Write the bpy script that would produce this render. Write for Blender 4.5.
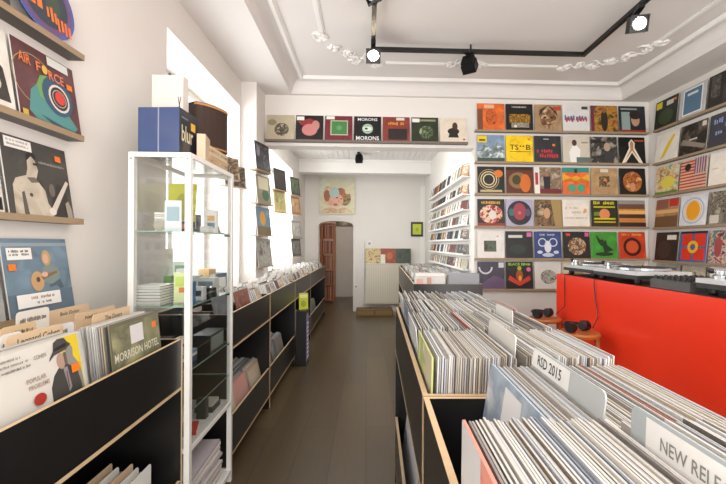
import bpy, math, random
from mathutils import Vector, Matrix
for o in list(bpy.data.objects): bpy.data.objects.remove(o, do_unlink=True)
S = bpy.context.scene
COL = S.collection
R = math.radians
rnd = random.Random(7)

# ---------------------------------------------------------------- camera
F = 385.0; YAW = R(2.2); ROLL = R(0.3); CH = 1.45
PX = 367 + F*math.tan(YAW); PY = 244.0
cd = bpy.data.cameras.new('camera'); cam = bpy.data.objects.new('camera', cd); COL.objects.link(cam)
cd.sensor_fit = 'HORIZONTAL'; cd.sensor_width = 36; cd.lens = F/726*36
cd.shift_x = (363-PX)/726; cd.shift_y = (PY-242)/726; cd.clip_start = .02; cd.clip_end = 100
ROT = Matrix.Rotation(-YAW, 3, 'Z') @ Matrix.Rotation(R(90), 3, 'X') @ Matrix.Rotation(ROLL, 3, 'Z')
cam.matrix_world = Matrix.Translation((0, 0, CH)) @ ROT.to_4x4()
S.camera = cam
def ray(px, py): return ROT @ Vector(((px-PX)/F, -(py-PY)/F, -1))
def onA(px, py, ax, v):      # world point seen at a pixel of the photo, on the plane axis=value
    d = ray(px, py); c = Vector((0, 0, CH)); return c + d*((v-c[ax])/d[ax])

# ---------------------------------------------------------------- light
S.view_settings.view_transform = 'Standard'; S.view_settings.look = 'None'
S.view_settings.gamma = 1; S.view_settings.use_curve_mapping = False
S.view_settings.exposure = 0.13
w = bpy.data.worlds.new('sky'); S.world = w; w.use_nodes = True
w.node_tree.nodes['Background'].inputs[0].default_value = (.93, .97, 1, 1)
w.node_tree.nodes['Background'].inputs[1].default_value = 1.6
def area(name, loc, rot, sx, sy, power, col):
    l = bpy.data.lights.new(name, 'AREA'); l.shape = 'RECTANGLE'; l.size = sx; l.size_y = sy
    l.energy = power; l.color = col
    o = bpy.data.objects.new(name, l); o.location = loc; o.rotation_euler = rot; COL.objects.link(o); return o
area('daylight_window', (-1.86, 3.33, 1.93), (0, R(-90), 0), 1.84, 1.42, 50, (.96, .98, 1))
area('daylight_window', (-1.86, 6.05, 1.86), (0, R(-90), 0), 1.74, 1.6, 80, (.96, .98, 1))
area('daylight_shopfront', (1.0, -2.3, 1.7), (R(104), 0, 0), 3.9, 2.4, 120, (1, .985, .96))
area('ceiling_fill', (.9, -1.0, .7), (R(180-22), 0, 0), 3.6, 1.6, 110, (1, .965, .93))  # unseen upward fill added behind the camera to brighten the ceiling
area('alcove_fill', (.0, 5.2, 2.95), (R(14), 0, 0), 1.8, .9, 30, (1, .97, .93))  # fill light added out of sight behind the lintel to brighten the rear room
area('overhead_fill', (1.2, .6, 3.1), (0, 0, 0), 2.5, 3.0, 36, (1, .97, .94))  # unseen overhead panel added as soft fill, no real fitting
area('back_room_lamp', (-.6, 9.4, 2.6), (0, 0, 0), .8, .8, 9, (1, .86, .7))

# ---------------------------------------------------------------- materials
def lin(h):
    h = h.lstrip('#'); c = [int(h[i:i+2], 16)/255 for i in (0, 2, 4)]
    return tuple(x/12.92 if x <= .04045 else ((x+.055)/1.055)**2.4 for x in c) + (1,)
MC = {}
def newmat(name):
    m = bpy.data.materials.new(name); m.use_nodes = True; nt = m.node_tree
    return m, nt, nt.nodes['Principled BSDF']
def mat(k, rough=.42, metal=0.0):
    """'#rrggbb' plain colour; 'n:hex,hex,..:scale' mottled print of several inks; names for the rest"""
    key = (k, rough, metal)
    if key in MC: return MC[key]
    if k.startswith('#'):
        m, nt, b = newmat('paint_' + k[1:]); b.inputs['Base Color'].default_value = lin(k)
    elif k.startswith('n:'):
        _, cs, sc = k.split(':'); cs = cs.split(',')
        m, nt, b = newmat('print')
        tc = nt.nodes.new('ShaderNodeTexCoord'); no = nt.nodes.new('ShaderNodeTexNoise')
        no.inputs['Scale'].default_value = float(sc); no.inputs['Detail'].default_value = 3; no.inputs['Distortion'].default_value = .6
        cr = nt.nodes.new('ShaderNodeValToRGB'); nt.links.new(tc.outputs['Object'], no.inputs['Vector'])
        nt.links.new(no.outputs['Fac'], cr.inputs['Fac']); nt.links.new(cr.outputs['Color'], b.inputs['Base Color'])
        e = cr.color_ramp.elements; n = len(cs)
        while len(e) < n: e.new(.5)
        for i, c in enumerate(cs):
            e[i].position = .34 + .32*i/max(1, n-1); e[i].color = lin(c)
    b.inputs['Roughness'].default_value = rough; b.inputs['Metallic'].default_value = metal
    MC[key] = m; return m
def tex_mat(name, base, base2, scale, rough, bump=0, stretch=(1, 1, 1), metal=0):
    m, nt, b = newmat(name)
    tc = nt.nodes.new('ShaderNodeTexCoord'); mp = nt.nodes.new('ShaderNodeMapping'); mp.inputs['Scale'].default_value = stretch
    no = nt.nodes.new('ShaderNodeTexNoise'); no.inputs['Scale'].default_value = scale; no.inputs['Detail'].default_value = 5
    mx = nt.nodes.new('ShaderNodeMix'); mx.data_type = 'RGBA'; mx.inputs[6].default_value = lin(base); mx.inputs[7].default_value = lin(base2)
    nt.links.new(tc.outputs['Object'], mp.inputs[0]); nt.links.new(mp.outputs[0], no.inputs['Vector'])
    nt.links.new(no.outputs['Fac'], mx.inputs[0]); nt.links.new(mx.outputs[2], b.inputs['Base Color'])
    b.inputs['Roughness'].default_value = rough; b.inputs['Metallic'].default_value = metal
    if bump:
        bp = nt.nodes.new('ShaderNodeBump'); bp.inputs['Strength'].default_value = bump; bp.inputs['Distance'].default_value = .01
        nt.links.new(no.outputs['Fac'], bp.inputs['Height']); nt.links.new(bp.outputs[0], b.inputs['Normal'])
    return m
WALL = tex_mat('white_plaster', '#dcd6d0', '#e3ded8', 2.2, .85, .25)
CEIL = tex_mat('ceiling_plaster', '#dcd6d2', '#e0dbd7', 1.5, .8, .1)
TRIM = tex_mat('white_trim', '#e6e3df', '#ebe8e4', 3, .5)
LEDGE = tex_mat('ledge_board', '#a58e70', '#8d785d', 18, .5, 0, (1, 1, 6))
BLACK = tex_mat('black_laminate', '#141313', '#1b1a1a', 9, .32)
PLY = tex_mat('plywood_edge', '#d8bd98', '#c4a57e', 40, .5, 0, (1, 1, 4))
METAL = mat('#e4e2dc', .35); CHROME = mat('#b9bcc0', .25, .9); BLK = mat('#0c0c0d', .45)
RED = tex_mat('red_lacquer', '#e8341a', '#ee3c20', 2, .28)
WOOD = tex_mat('orange_wood', '#b4682c', '#8e4a1c', 14, .4, 0, (1, 1, .2))
def glass_mat(name, a, tint=(.975, .985, .98, 1)):
    m, nt, b = newmat(name); nt.nodes.remove(b); out = nt.nodes['Material Output']
    t = nt.nodes.new('ShaderNodeBsdfTransparent'); t.inputs[0].default_value = tint
    g = nt.nodes.new('ShaderNodeBsdfGlossy'); g.inputs['Roughness'].default_value = .03
    lw = nt.nodes.new('ShaderNodeLayerWeight'); pw = nt.nodes.new('ShaderNodeMath'); pw.operation = 'POWER'; pw.inputs[1].default_value = 4; fr = nt.nodes.new('ShaderNodeMath'); fr.operation = 'MULTIPLY_ADD'; fr.inputs[1].default_value = .6; fr.inputs[2].default_value = a
    nt.links.new(lw.outputs['Facing'], pw.inputs[0]); nt.links.new(pw.outputs[0], fr.inputs[0])
    mx = nt.nodes.new('ShaderNodeMixShader')
    nt.links.new(fr.outputs[0], mx.inputs[0]); nt.links.new(t.outputs[0], mx.inputs[1]); nt.links.new(g.outputs[0], mx.inputs[2])
    nt.links.new(mx.outputs[0], out.inputs[0]); return m
GLASS = glass_mat('clear_glass', .05)
def emit(name, c, s):
    m, nt, b = newmat(name); b.inputs['Emission Color'].default_value = c; b.inputs['Emission Strength'].default_value = s; return m
LAMP = emit('lamp_glow', (1, .78, .45, 1), 30)
def floor_mat():
    m, nt, b = newmat('laminate_planks'); L = nt.links.new
    tc = nt.nodes.new('ShaderNodeTexCoord'); mp = nt.nodes.new('ShaderNodeMapping'); mp.inputs['Rotation'].default_value = (0, 0, R(90)); mp.inputs['Location'].default_value=(.2,.0,0)
    br = nt.nodes.new('ShaderNodeTexBrick'); br.inputs['Scale'].default_value = 1; br.inputs['Brick Width'].default_value = 1.9; br.inputs['Row Height'].default_value = .24
    br.inputs['Mortar Size'].default_value = .0022; br.inputs['Color1'].default_value = lin('#5a4c36'); br.inputs['Color2'].default_value = lin('#4e412e'); br.inputs['Mortar'].default_value = lin('#2c241a')
    no = nt.nodes.new('ShaderNodeTexNoise'); no.inputs['Scale'].default_value = 6; no.inputs['Detail'].default_value = 6
    mp2 = nt.nodes.new('ShaderNodeMapping'); mp2.inputs['Scale'].default_value = (8, .7, 1)
    mx = nt.nodes.new('ShaderNodeMix'); mx.data_type = 'RGBA'; mx.blend_type = 'MULTIPLY'; mx.inputs[0].default_value = .3
    cr = nt.nodes.new('ShaderNodeValToRGB'); cr.color_ramp.elements[0].position = .3; cr.color_ramp.elements[0].color = (.55, .53, .5, 1); cr.color_ramp.elements[1].position = .7
    L(tc.outputs['Object'], mp.inputs[0]); L(mp.outputs[0], br.inputs['Vector']); L(tc.outputs['Object'], mp2.inputs[0]); L(mp2.outputs[0], no.inputs['Vector'])
    L(no.outputs['Fac'], cr.inputs[0]); L(br.outputs['Color'], mx.inputs[6]); L(cr.outputs[0], mx.inputs[7]); L(mx.outputs[2], b.inputs['Base Color'])
    b.inputs['Roughness'].default_value = .3; return m
FLOOR = floor_mat()

# ---------------------------------------------------------------- mesh helper
class MB:
    def __init__(s): s.v = []; s.f = []; s.m = []; s.mats = []
    def mi(s, m):
        if isinstance(m, str): m = mat(m)
        if m not in s.mats: s.mats.append(m)
        return s.mats.index(m)
    def poly(s, pts, m):
        i = len(s.v); s.v += [tuple(p) for p in pts]; s.f.append(tuple(range(i, i+len(pts)))); s.m.append(s.mi(m)); return s
    def hexa(s, p, m, ms=None):    # 8 points: bottom 4 ccw, top 4 ccw; ms overrides the material per face
        i = len(s.v); s.v += [tuple(q) for q in p]
        fs = [(3, 2, 1, 0), (4, 5, 6, 7), (0, 1, 5, 4), (1, 2, 6, 5), (2, 3, 7, 6), (3, 0, 4, 7)]   # bottom top -y +x +y -x
        for k, q in enumerate(fs):
            s.f.append(tuple(i+a for a in q)); s.m.append(s.mi(ms[k] if ms and ms[k] else m))
        return s
    def box(s, x0, x1, y0, y1, z0, z1, m, ms=None, M=None):
        if x0 > x1: x0, x1 = x1, x0
        if y0 > y1: y0, y1 = y1, y0
        if z0 > z1: z0, z1 = z1, z0
        p = [Vector(q) for q in ((x0,y0,z0),(x1,y0,z0),(x1,y1,z0),(x0,y1,z0),(x0,y0,z1),(x1,y0,z1),(x1,y1,z1),(x0,y1,z1))]
        if M is not None: p = [M @ q for q in p]
        return s.hexa(p, m, ms)
    def board(s, x0, x1, y0, y1, z0, z1):   # black laminated board, its thin edges bare plywood
        d = [abs(x1-x0), abs(y1-y0), abs(z1-z0)]; a = d.index(min(d))
        ms = [PLY]*6
        for k in {0: (3, 5), 1: (2, 4), 2: (0, 1)}[a]: ms[k] = BLACK
        return s.box(x0, x1, y0, y1, z0, z1, BLACK, ms)
    def tube(s, pts, r, m, n=8, cap=True):
        pts = [Vector(p) for p in pts]; rs = r if isinstance(r, (list, tuple)) else [r]*len(pts)
        base = len(s.v); mi = s.mi(m)
        for k, p in enumerate(pts):
            t = (pts[min(k+1, len(pts)-1)] - pts[max(k-1, 0)])
            if t.length < 1e-9: t = Vector((0, 0, 1))
            t.normalize(); a = t.orthogonal().normalized() if abs(t.z) < .99 else Vector((1, 0, 0)); a = (Vector((0,0,1)).cross(t)).normalized() if abs(t.z) < .99 else Vector((1,0,0))
            b = t.cross(a)
            for j in range(n):
                q = 2*math.pi*(j+.5)/n; s.v.append(tuple(p + (a*math.cos(q)+b*math.sin(q))*rs[k]))
        for k in range(len(pts)-1):
            for j in range(n):
                A = base+k*n+j; B = base+k*n+(j+1) % n; s.f.append((A, B, B+n, A+n)); s.m.append(mi)
        if cap:
            s.f.append(tuple(base+j for j in reversed(range(n)))); s.m.append(mi)
            s.f.append(tuple(base+(len(pts)-1)*n+j for j in range(n))); s.m.append(mi)
        return s
    def lathe(s, prof, m, n=20, c=(0, 0, 0)):   # prof: (r,z)
        base = len(s.v); mi = s.mi(m)
        for r, z in prof:
            for j in range(n):
                q = 2*math.pi*j/n; s.v.append((c[0]+r*math.cos(q), c[1]+r*math.sin(q), c[2]+z))
        for k in range(len(prof)-1):
            for j in range(n):
                A = base+k*n+j; B = base+k*n+(j+1) % n; s.f.append((A, B, B+n, A+n)); s.m.append(mi)
        s.f.append(tuple(base+j for j in reversed(range(n)))); s.m.append(mi)
        s.f.append(tuple(base+(len(prof)-1)*n+j for j in range(n))); s.m.append(mi)
        return s
    def blob(s, c, r, m, n=10, k=6):
        base = len(s.v); mi = s.mi(m); c = Vector(c)
        for a in range(k+1):
            th = math.pi*a/k
            for j in range(n):
                q = 2*math.pi*j/n
                s.v.append((c.x+r[0]*math.sin(th)*math.cos(q), c.y+r[1]*math.sin(th)*math.sin(q), c.z+r[2]*math.cos(th)))
        for a in range(k):
            for j in range(n):
                A = base+a*n+j; B = base+a*n+(j+1) % n; s.f.append((A+n, B+n, B, A)); s.m.append(mi)
        return s
    def mesh(s, name):
        me = bpy.data.meshes.new(name); me.from_pydata(s.v, [], s.f)
        for m in s.mats: me.materials.append(m)
        me.polygons.foreach_set('material_index', s.m); me.update(); return me
    def build(s, name, parent=None, loc=(0, 0, 0), rot=None, smooth=False):
        me = s.mesh(name)
        if smooth:
            me.polygons.foreach_set('use_smooth', [True]*len(me.polygons))
        o = bpy.data.objects.new(name, me); COL.objects.link(o); o.parent = parent
        o.location = loc
        if rot is not None: o.rotation_euler = rot
        return o
def tag(o, label=None, cat=None, group=None, kind=None):
    if label: o['label'] = label
    if cat: o['category'] = cat
    if group: o['group'] = group
    if kind: o['kind'] = kind
    return o
def empty(name, loc, rz, label, cat, group=None):
    o = bpy.data.objects.new(name, None); COL.objects.link(o); o.location = loc; o.rotation_euler = (0, 0, rz); o.empty_display_size = .1
    return tag(o, label, cat, group)
def struct(name, mb): return tag(mb.build(name), kind='structure')
def sub_tree(o, par=None):
    c = o.copy(); COL.objects.link(c); c.parent = par
    for ch in list(o.children): sub_tree(ch, c)
    return c
TX = {}
def text2d(t):
    if t not in TX:
        cu = bpy.data.curves.new('t', 'FONT'); cu.body = t; cu.size = 1; cu.resolution_u = 2; cu.offset = .012
        ob = bpy.data.objects.new('t', cu); COL.objects.link(ob); bpy.context.view_layer.update()
        ev = ob.evaluated_get(bpy.context.evaluated_depsgraph_get()); me = ev.to_mesh()
        vs = [(v.co.x, v.co.y) for v in me.vertices]; fs = [tuple(p.vertices) for p in me.polygons]
        ev.to_mesh_clear(); bpy.data.objects.remove(ob); bpy.data.curves.remove(cu)
        xs = [a for a, b in vs]; ys = [b for a, b in vs]
        x0, x1, y0, y1 = min(xs), max(xs), min(ys), max(ys)
        TX[t] = ([((a-x0)/(x1-x0), (b-y0)/(y1-y0)) for a, b in vs], fs, (x1-x0)/(y1-y0))
    return TX[t]
def draw(mb, shapes, w, h, T, eps=.0003):
    """printed shapes on a flat rectangle; T(u, v, d) gives the 3-D point, u,v in 0..1, d off the surface"""
    for k, sh in enumerate(shapes):
        d = eps*(k+1); t = sh[0]; m = sh[-1]
        if t == 'r': x0, y0, x1, y1 = sh[1:5]; mb.poly([T(x0, y0, d), T(x1, y0, d), T(x1, y1, d), T(x0, y1, d)], m)
        elif t == 'e':
            cx, cy, rx, ry = sh[1:5]; a = R(sh[5]) if len(sh) > 6 else 0
            pts = []
            for j in range(20):
                q = 2*math.pi*j/20; u, v = rx*math.cos(q), ry*math.sin(q)
                pts.append(T(cx+u*math.cos(a)-v*math.sin(a), cy+u*math.sin(a)+v*math.cos(a), d))
            mb.poly(pts, m)
        elif t == 'ring':
            cx, cy, r0, r1 = sh[1:5]; a0 = sh[5] if len(sh) > 6 else 0; a1 = sh[6] if len(sh) > 7 else 360
            n = 20
            for j in range(n):
                A = R(a0+(a1-a0)*j/n); B = R(a0+(a1-a0)*(j+1)/n)
                mb.poly([T(cx+r0*math.cos(A), cy+r0*math.sin(A), d), T(cx+r1*math.cos(A), cy+r1*math.sin(A), d), T(cx+r1*math.cos(B), cy+r1*math.sin(B), d), T(cx+r0*math.cos(B), cy+r0*math.sin(B), d)], m)
        elif t == 'p': mb.poly([T(u, v, d) for u, v in sh[1]], m)
        elif t == 'w':     # unreadable lettering: a row of small strokes of uneven height
            x, y, ww, hh = sh[1:5]; n = max(4, int(ww/hh*2.0)); rr = random.Random(int(x*971+y*577+ww*131))
            for q in range(n):
                if rr.random() < .12: continue
                a = x+ww*q/n; b = a+ww/n*rr.uniform(.5, .8); lo = y+hh*rr.choice((0, 0, .15)); hi = y+hh*rr.uniform(.7, 1)
                mb.poly([T(a, lo, d), T(b, lo, d), T(b, hi, d), T(a, hi, d)], m)
        elif t == 't':     # text, left x, bottom y, width, height
            s_, x, y, ww, hh = sh[1:6]; vs, fs, asp = text2d(s_)
            for f in fs: mb.poly([T(x+vs[i][0]*ww, y+vs[i][1]*hh, d) for i in f], m)
LP = .320
def sleeve_mesh(base, shapes=(), w=LP, h=LP, th=.005, edge='#cfcac2', name='record_sleeve'):
    mb = MB(); e = edge
    if base.startswith('#') and w > .2:      # printed card is never one flat ink
        c = [int(base[i:i+2], 16) for i in (1, 3, 5)]; f = lambda q: '%02x%02x%02x' % tuple(max(0, min(255, int(v*q+(q-1)*14))) for v in c)
        q = .90 if sum(c) < 480 else .97
        base = 'n:%s,%s,%s,%s:11' % (f(q), f(1), f(1), f(2-q))
    mb.box(-w/2, w/2, 0, th, 0, h, base, [e, e, base, e, '#c9c5bd', e])
    draw(mb, shapes, w, h, lambda u, v, d: (-w/2+u*w, -d, v*h))
    return mb.mesh(name)
def disc_mesh(shapes, r=.155, th=.004):
    mb = MB(); n = 40; a = [(r*math.cos(2*math.pi*k/n), r+r*math.sin(2*math.pi*k/n)) for k in range(n)]
    mb.poly([(x, 0, z) for x, z in a], '#4a5f96'); mb.poly([(x, th, z) for x, z in reversed(a)], '#3b4a78')
    for k in range(n): p, q = a[k], a[(k+1) % n]; mb.poly([(p[0], 0, p[1]), (p[0], th, p[1]), (q[0], th, q[1]), (q[0], 0, q[1])], '#20242c')
    draw(mb, shapes, 2*r, 2*r, lambda u, v, d: (-r+u*2*r, -d, v*2*r)); return mb.mesh('picture_disc')
def put(me, name, loc, rz=0, tilt=0, roll=0):
    o = bpy.data.objects.new(name, me); COL.objects.link(o)
    o.rotation_mode = 'XYZ'; o.matrix_world = Matrix.Translation(loc) @ Matrix.Rotation(rz, 4, 'Z') @ Matrix.Rotation(-tilt, 4, 'X') @ Matrix.Rotation(roll, 4, 'Y')
    return o

# ================================================================ THE SETTING
XL, XR, YB, XA, YF, YN, ZC = -1.33, 3.34, 4.45, 1.25, 8.3, -2.4, 3.15
DX0, DX1, DZ = onA(318, 300, 1, YF).x, onA(353, 300, 1, YF).x, onA(335, 221, 1, YF).z
struct('floor', MB().box(-1.9, 3.6, YN-.3, 10.8, -.1, 0, FLOOR))
# left wall with two deep window recesses and a pier
W1 = (2.60, 4.06, .95, 2.88); W2 = (5.2, 6.9, .95, 2.75)
m = MB(); x0, x1 = -1.78, XL
for y0, y1, z0, z1 in ((YN, W1[0], 0, 3.5), (W1[0], W1[1], 0, W1[2]), (W1[0], W1[1], W1[3], 3.5), (W1[1], W2[0], 0, 3.5),
                       (W2[0], W2[1], 0, W2[2]), (W2[0], W2[1], W2[3], 3.5), (W2[1], YF+.1, 0, 3.5)):
    m.box(x0, x1, y0, y1, z0, z1, WALL)
m.box(XL, -1.17, 4.10, 4.62, 0, 3.5, WALL)
struct('wall_left', m)
struct('wall_right', MB().box(XR, XR+.15, YN, YB+.2, 0, 3.5, WALL))
struct('wall_back', MB().box(XA, XR+.15, YB, YB+.15, 0, 3.5, WALL))
# lintel wall over the opening to the rear room
zb = onA(370, 147, 1, YB).z
struct('wall_over_opening', MB().box(-1.17, XA, YB, YB+.18, zb, 3.5, WALL))
struct('wall_alcove_right', MB().box(XA, XA+.12, YB+.15, YF+.1, 0, 3.5, WALL))
# rear wall with the arched doorway
m = MB()
m.box(-1.33, DX0, YF, YF+.25, 0, 3.3, WALL); m.box(DX1, XA+.1, YF, YF+.25, 0, 3.3, WALL)
n = 12; cxd = (DX0+DX1)/2; hw = (DX1-DX0)/2; rise = .13
prev = None
for k in range(n+1):
    a = math.pi*k/n; x = cxd-hw*math.cos(a); z = DZ-rise+rise*math.sin(a)**.6
    if prev: m.hexa([(prev[0], YF, prev[1]), (x, YF, z), (x, YF+.25, z), (prev[0], YF+.25, prev[1]), (prev[0], YF, 3.3), (x, YF, 3.3), (x, YF+.25, 3.3), (prev[0], YF+.25, 3.3)], WALL)
    prev = (x, z)
struct('wall_far', m)
m = MB(); m.box(-1.8, .6, 10.6, 10.7, 0, 2.9, WALL); m.box(-1.9, -1.8, YF+.25, 10.7, 0, 2.9, WALL); m.box(.6, .7, YF+.25, 10.7, 0, 2.9, WALL); m.box(-1.9, .7, YF+.25, 10.7, 2.9, 3.0, WALL)
struct('wall_back_room', m)
# shop-front wall behind the viewer: a wide glazed opening
m = MB(); m.box(-1.78, 3.5, YN-.2, YN, 3.0, 3.5, WALL); m.box(-1.78, -1.2, YN-.2, YN, 0, 3.0, WALL); m.box(3.0, 3.5, YN-.2, YN, 0, 3.0, WALL); m.box(-1.2, 3.0, YN-.2, YN, 0, .5, WALL)
struct('wall_front', m)
# ceilings: perimeter soffit, cove, raised tray
TX0, TX1, TY1, TZ = -.87, 2.98, 4.40, 3.29
m = MB(); m.box(-1.35, TX0, YN, YB, ZC, 3.5, CEIL); m.box(TX1, XR, YN, YB, ZC, 3.5, CEIL); m.box(TX0, TX1, TY1, YB, ZC, 3.5, CEIL); m.box(TX0, TX1, YN, -2.2, ZC, 3.5, CEIL)
m.box(TX0, TX1, YN, YB, TZ+.06, 3.5, CEIL)
c = .10
def ringstrip(m, o0, z0, o1, z1, mm):
    a = [(TX0+o0, -2.2+o0), (TX1-o0, -2.2+o0), (TX1-o0, TY1-o0), (TX0+o0, TY1-o0)]
    b = [(TX0+o1, -2.2+o1), (TX1-o1, -2.2+o1), (TX1-o1, TY1-o1), (TX0+o1, TY1-o1)]
    for k in range(4):
        j = (k+1) % 4; m.poly([(*a[k], z0), (*a[j], z0), (*b[j], z1), (*b[k], z1)], mm)
ringstrip(m, 0, ZC, .02, ZC+.03, CEIL)
for k in range(6):
    a0, a1 = math.pi/2*k/6, math.pi/2*(k+1)/6
    ringstrip(m, .02+c*(1-math.cos(a0)), ZC+.03+.10*math.sin(a0), .02+c*(1-math.cos(a1)), ZC+.03+.10*math.sin(a1), CEIL)
ringstrip(m, .02+c, ZC+.13, .02+c, TZ, CEIL)
m.box(TX0+.1, TX1-.1, -2.1, TY1-.1, TZ, TZ+.05, CEIL)
struct('ceiling', m)
def strip(mb, p, q, wd=.026, dp=.014):
    p = Vector(p); q = Vector(q); t = (q-p).normalized(); s = Vector((-t.y, t.x, 0))
    for ww, z0, z1 in ((wd, 0, -dp*.5), (wd*.5, -dp*.5, -dp)):
        P = [p-s*ww, q-s*ww, q+s*ww, p+s*ww]
        mb.hexa([a+Vector((0, 0, z1)) for a in P]+[a+Vector((0, 0, z0)) for a in P], TRIM)
m = MB(); ringstrip(m, .02+c, TZ-.03, .02+c+.03, TZ-.03, TRIM); ringstrip(m, .02+c+.03, TZ-.03, .02+c+.05, TZ-.001, TRIM)
struct('trim_1', m)
SX0, SX1, SY = -.40, 2.62, 3.90
m = MB(); strip(m, (SX0, -2, TZ), (SX0, 3.35, TZ)); struct('trim_2', m)
m = MB(); strip(m, (SX1, -2, TZ), (SX1, 3.35, TZ)); struct('trim_3', m)
m = MB(); strip(m, (.18, SY, TZ), (.78, SY, TZ)); strip(m, (1.20, SY, TZ), (1.95, SY, TZ)); struct('trim_4', m)
def ornament(name, pts, s=1):
    m = MB(); r = random.Random(name)
    for (x, y) in pts:
        for j in range(9):      # curling acanthus leaves and a small rosette
            a = r.uniform(0, 6.28); l = r.uniform(.03, .08)*s; k = r.choice((-1, 1))
            m.tube([(x+l*f_*math.cos(a+k*1.6*f_*f_), y+l*f_*math.sin(a+k*1.6*f_*f_), TZ-.002-.012*math.sin(3.1*f_)) for f_ in (0, .3, .55, .8, 1.0, 1.15)], [.003, .008*s, .011*s, .009*s, .005*s, .002], TRIM, 6)
        m.blob((x, y, TZ-.004), (.018*s, .018*s, .012*s), TRIM, 8, 5)
    struct(name, m)
ornament('trim_5', [(-.42, 3.45), (-.33, 3.62), (-.2, 3.72), (-.12, 3.85), (.0, 3.8), (.08, 3.92)], 1.2)
ornament('trim_6', [(.84, 3.9), (.93, 3.86), (1.02, 3.92), (1.1, 3.86), (1.16, 3.9)], 1.0)
ornament('trim_7', [(2.02, 3.9), (2.14, 3.84), (2.28, 3.85), (2.4, 3.74), (2.52, 3.66), (2.6, 3.5), (2.64, 3.38)], 1.25)
# rear room ceiling: panelled boards and a beam
ZR = 3.08
m = MB(); m.box(-1.35, XA+.1, YB+.18, YF+.1, ZR+.01, ZR+.2, TRIM)
k = 0
while -1.33+k*.1 < XA-.05:
    m.box(-1.33+k*.1+.006, -1.33+k*.1+.094, YB+.18, YF, ZR, ZR+.012, TRIM); k += 1
struct('ceiling_alcove', m)
yb2 = 7.5; m = MB().box(-1.33, XA, yb2, yb2+.22, onA(370, 173, 1, yb2).z, ZR+.01, TRIM); m.box(-1.33, XA, yb2-.03, yb2, onA(370, 162, 1, yb2).z-.0, ZR+.01, TRIM)
struct('trim_8', m)
m = MB().box(XA-.10, XA, YF-.012, YF, 0, 2.7, TRIM); struct('trim_9', m)
for nm, (y0, y1, z0, z1) in (('window_1', W1), ('window_2', W2)):
    fr = MB(); X = -1.70
    for a, b in ((y0, y0+.06), (y1-.06, y1), ((y0+y1)/2-.035, (y0+y1)/2+.035)): fr.box(X-.03, X+.03, a, b, z0, z1, TRIM)
    fr.box(X-.03, X+.03, y0, y1, z0, z0+.06, TRIM); fr.box(X-.03, X+.03, y0, y1, z1-.06, z1, TRIM); fr.box(X-.025, X+.025, y0, y1, z0+1.2, z0+1.25, TRIM)
    wo = struct(nm, fr)
    g = MB().box(X-.004, X+.004, y0+.02, y1-.02, z0+.02, z1-.02, GLASS).build('window_pane', wo)
    MB().box(-1.68, XL+.03, y0, y1, z0-.03, z0+.005, TRIM).build('window_sill', wo)
struct('baseboard_back', MB().box(XA+.12, XR, YB-.015, YB, 0, .09, TRIM))
struct('baseboard_far', MB().box(DX1, XA, YF-.015, YF, 0, .09, TRIM))

# ================================================================ RECORD BINS
def bin_unit(loc, rz, side, length, cross, depth, ztop, zsh, zl1, zl0, label, group=None, zdiv=.04, back=True):
    """browser furniture; local x=0 is the customer face, the body runs to x=-depth*side; local y 0..length"""
    r = empty('record_browser', loc, rz, label, 'shop furniture', group); t = .014; s = -side
    def bd(name, x0, x1, y0, y1, z0, z1): return MB().board(s*x0, s*x1, y0, y1, z0, z1).build(name, r)
    bd('end_panel', 0, depth, 0, t, 0, ztop); bd('end_panel', 0, depth, length-t, length, 0, ztop)
    bd('upper_fascia', 0, t, t, length-t, zsh, ztop); bd('lower_fascia', 0, t, t, length-t, zl0, zl1)
    if back: bd('back_panel', depth-t, depth, t, length-t, 0, ztop)
    bd('upper_floor', 0, depth-t, t, length-t, zsh-.014, zsh); bd('lower_floor', 0, depth-t, t, length-t, zl0-.014, zl0)
    for y in cross:
        bd('divider_board', t, depth-t, y-.006, y+.006, zsh, ztop-zdiv)
    return r
XF = -.848; TB = onA(182, 339, 0, XF).z; SH = onA(182, 386, 0, XF).z
Z1, Z2 = .36, .12
print('bin top', TB, SH)
bin_unit((XF, .55, 0), 0, 1, 1.262, (.388, .78), .47, TB, SH, Z1, Z2, 'black record browser with plywood edges in the left foreground, two crates deep')
yy = [2.405, 3.42, 4.60, 5.85, 7.85]
crossings = []
wheres = ['just beyond the glass case', 'below the white pier on the left', 'near the left rear window', 'ending the left row near the doorway']
for k in range(4):
    L = yy[k+1]-yy[k]-.003; nn = 3 if L < 1.3 else 5; cr_ = (.345, .69) if k == 0 else [L*j/nn for j in range(1, nn)]; crossings.append([yy[k]+.014]+[yy[k]+q for q in cr_]+[yy[k]+L-.014])
    dep = .47 if not (k == 1) else .31
    bin_unit((XF, yy[k], 0), 0, 1, L, cr_, dep, TB, SH, Z1, Z2, 'black record browser with plywood edges, ' + wheres[k], 'record browsers along the left wall')
# island
IA = R(-1.4); IX, IY = onA(423, 396, 2, 1.066).x, onA(423, 396, 2, 1.066).y
print('island', IX, IY)
IT = 1.066; IW = .56
def isl(u, v, z=0):   # island coordinates to world (u across from the aisle face, v away from the viewer)
    return Vector((IX + u*math.cos(IA) - v*math.sin(IA), IY + u*math.sin(IA) + v*math.cos(IA), z))
bin_unit(isl(0, -.98), IA, -1, .977, (.275, .632), IW, IT, .815, .40, .12, 'black record browser nearest the viewer on the right of the aisle', 'record browsers of the middle island', zdiv=.10)
bin_unit(isl(0, 0), IA, -1, 1.38, (.345, .69, 1.035), IW, IT, .815, .40, .12, 'black record browser behind the nearest one, holding three rows of sleeves', 'record browsers of the middle island', zdiv=.10)
fa = math.atan2(-.13, 3.3); FX, FY = onA(413.5, 284, 2, IT).x, onA(413.5, 284, 2, IT).y; FW = onA(482, 284, 1, FY).x-FX
print('far unit', FX, FY, FW)
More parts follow.
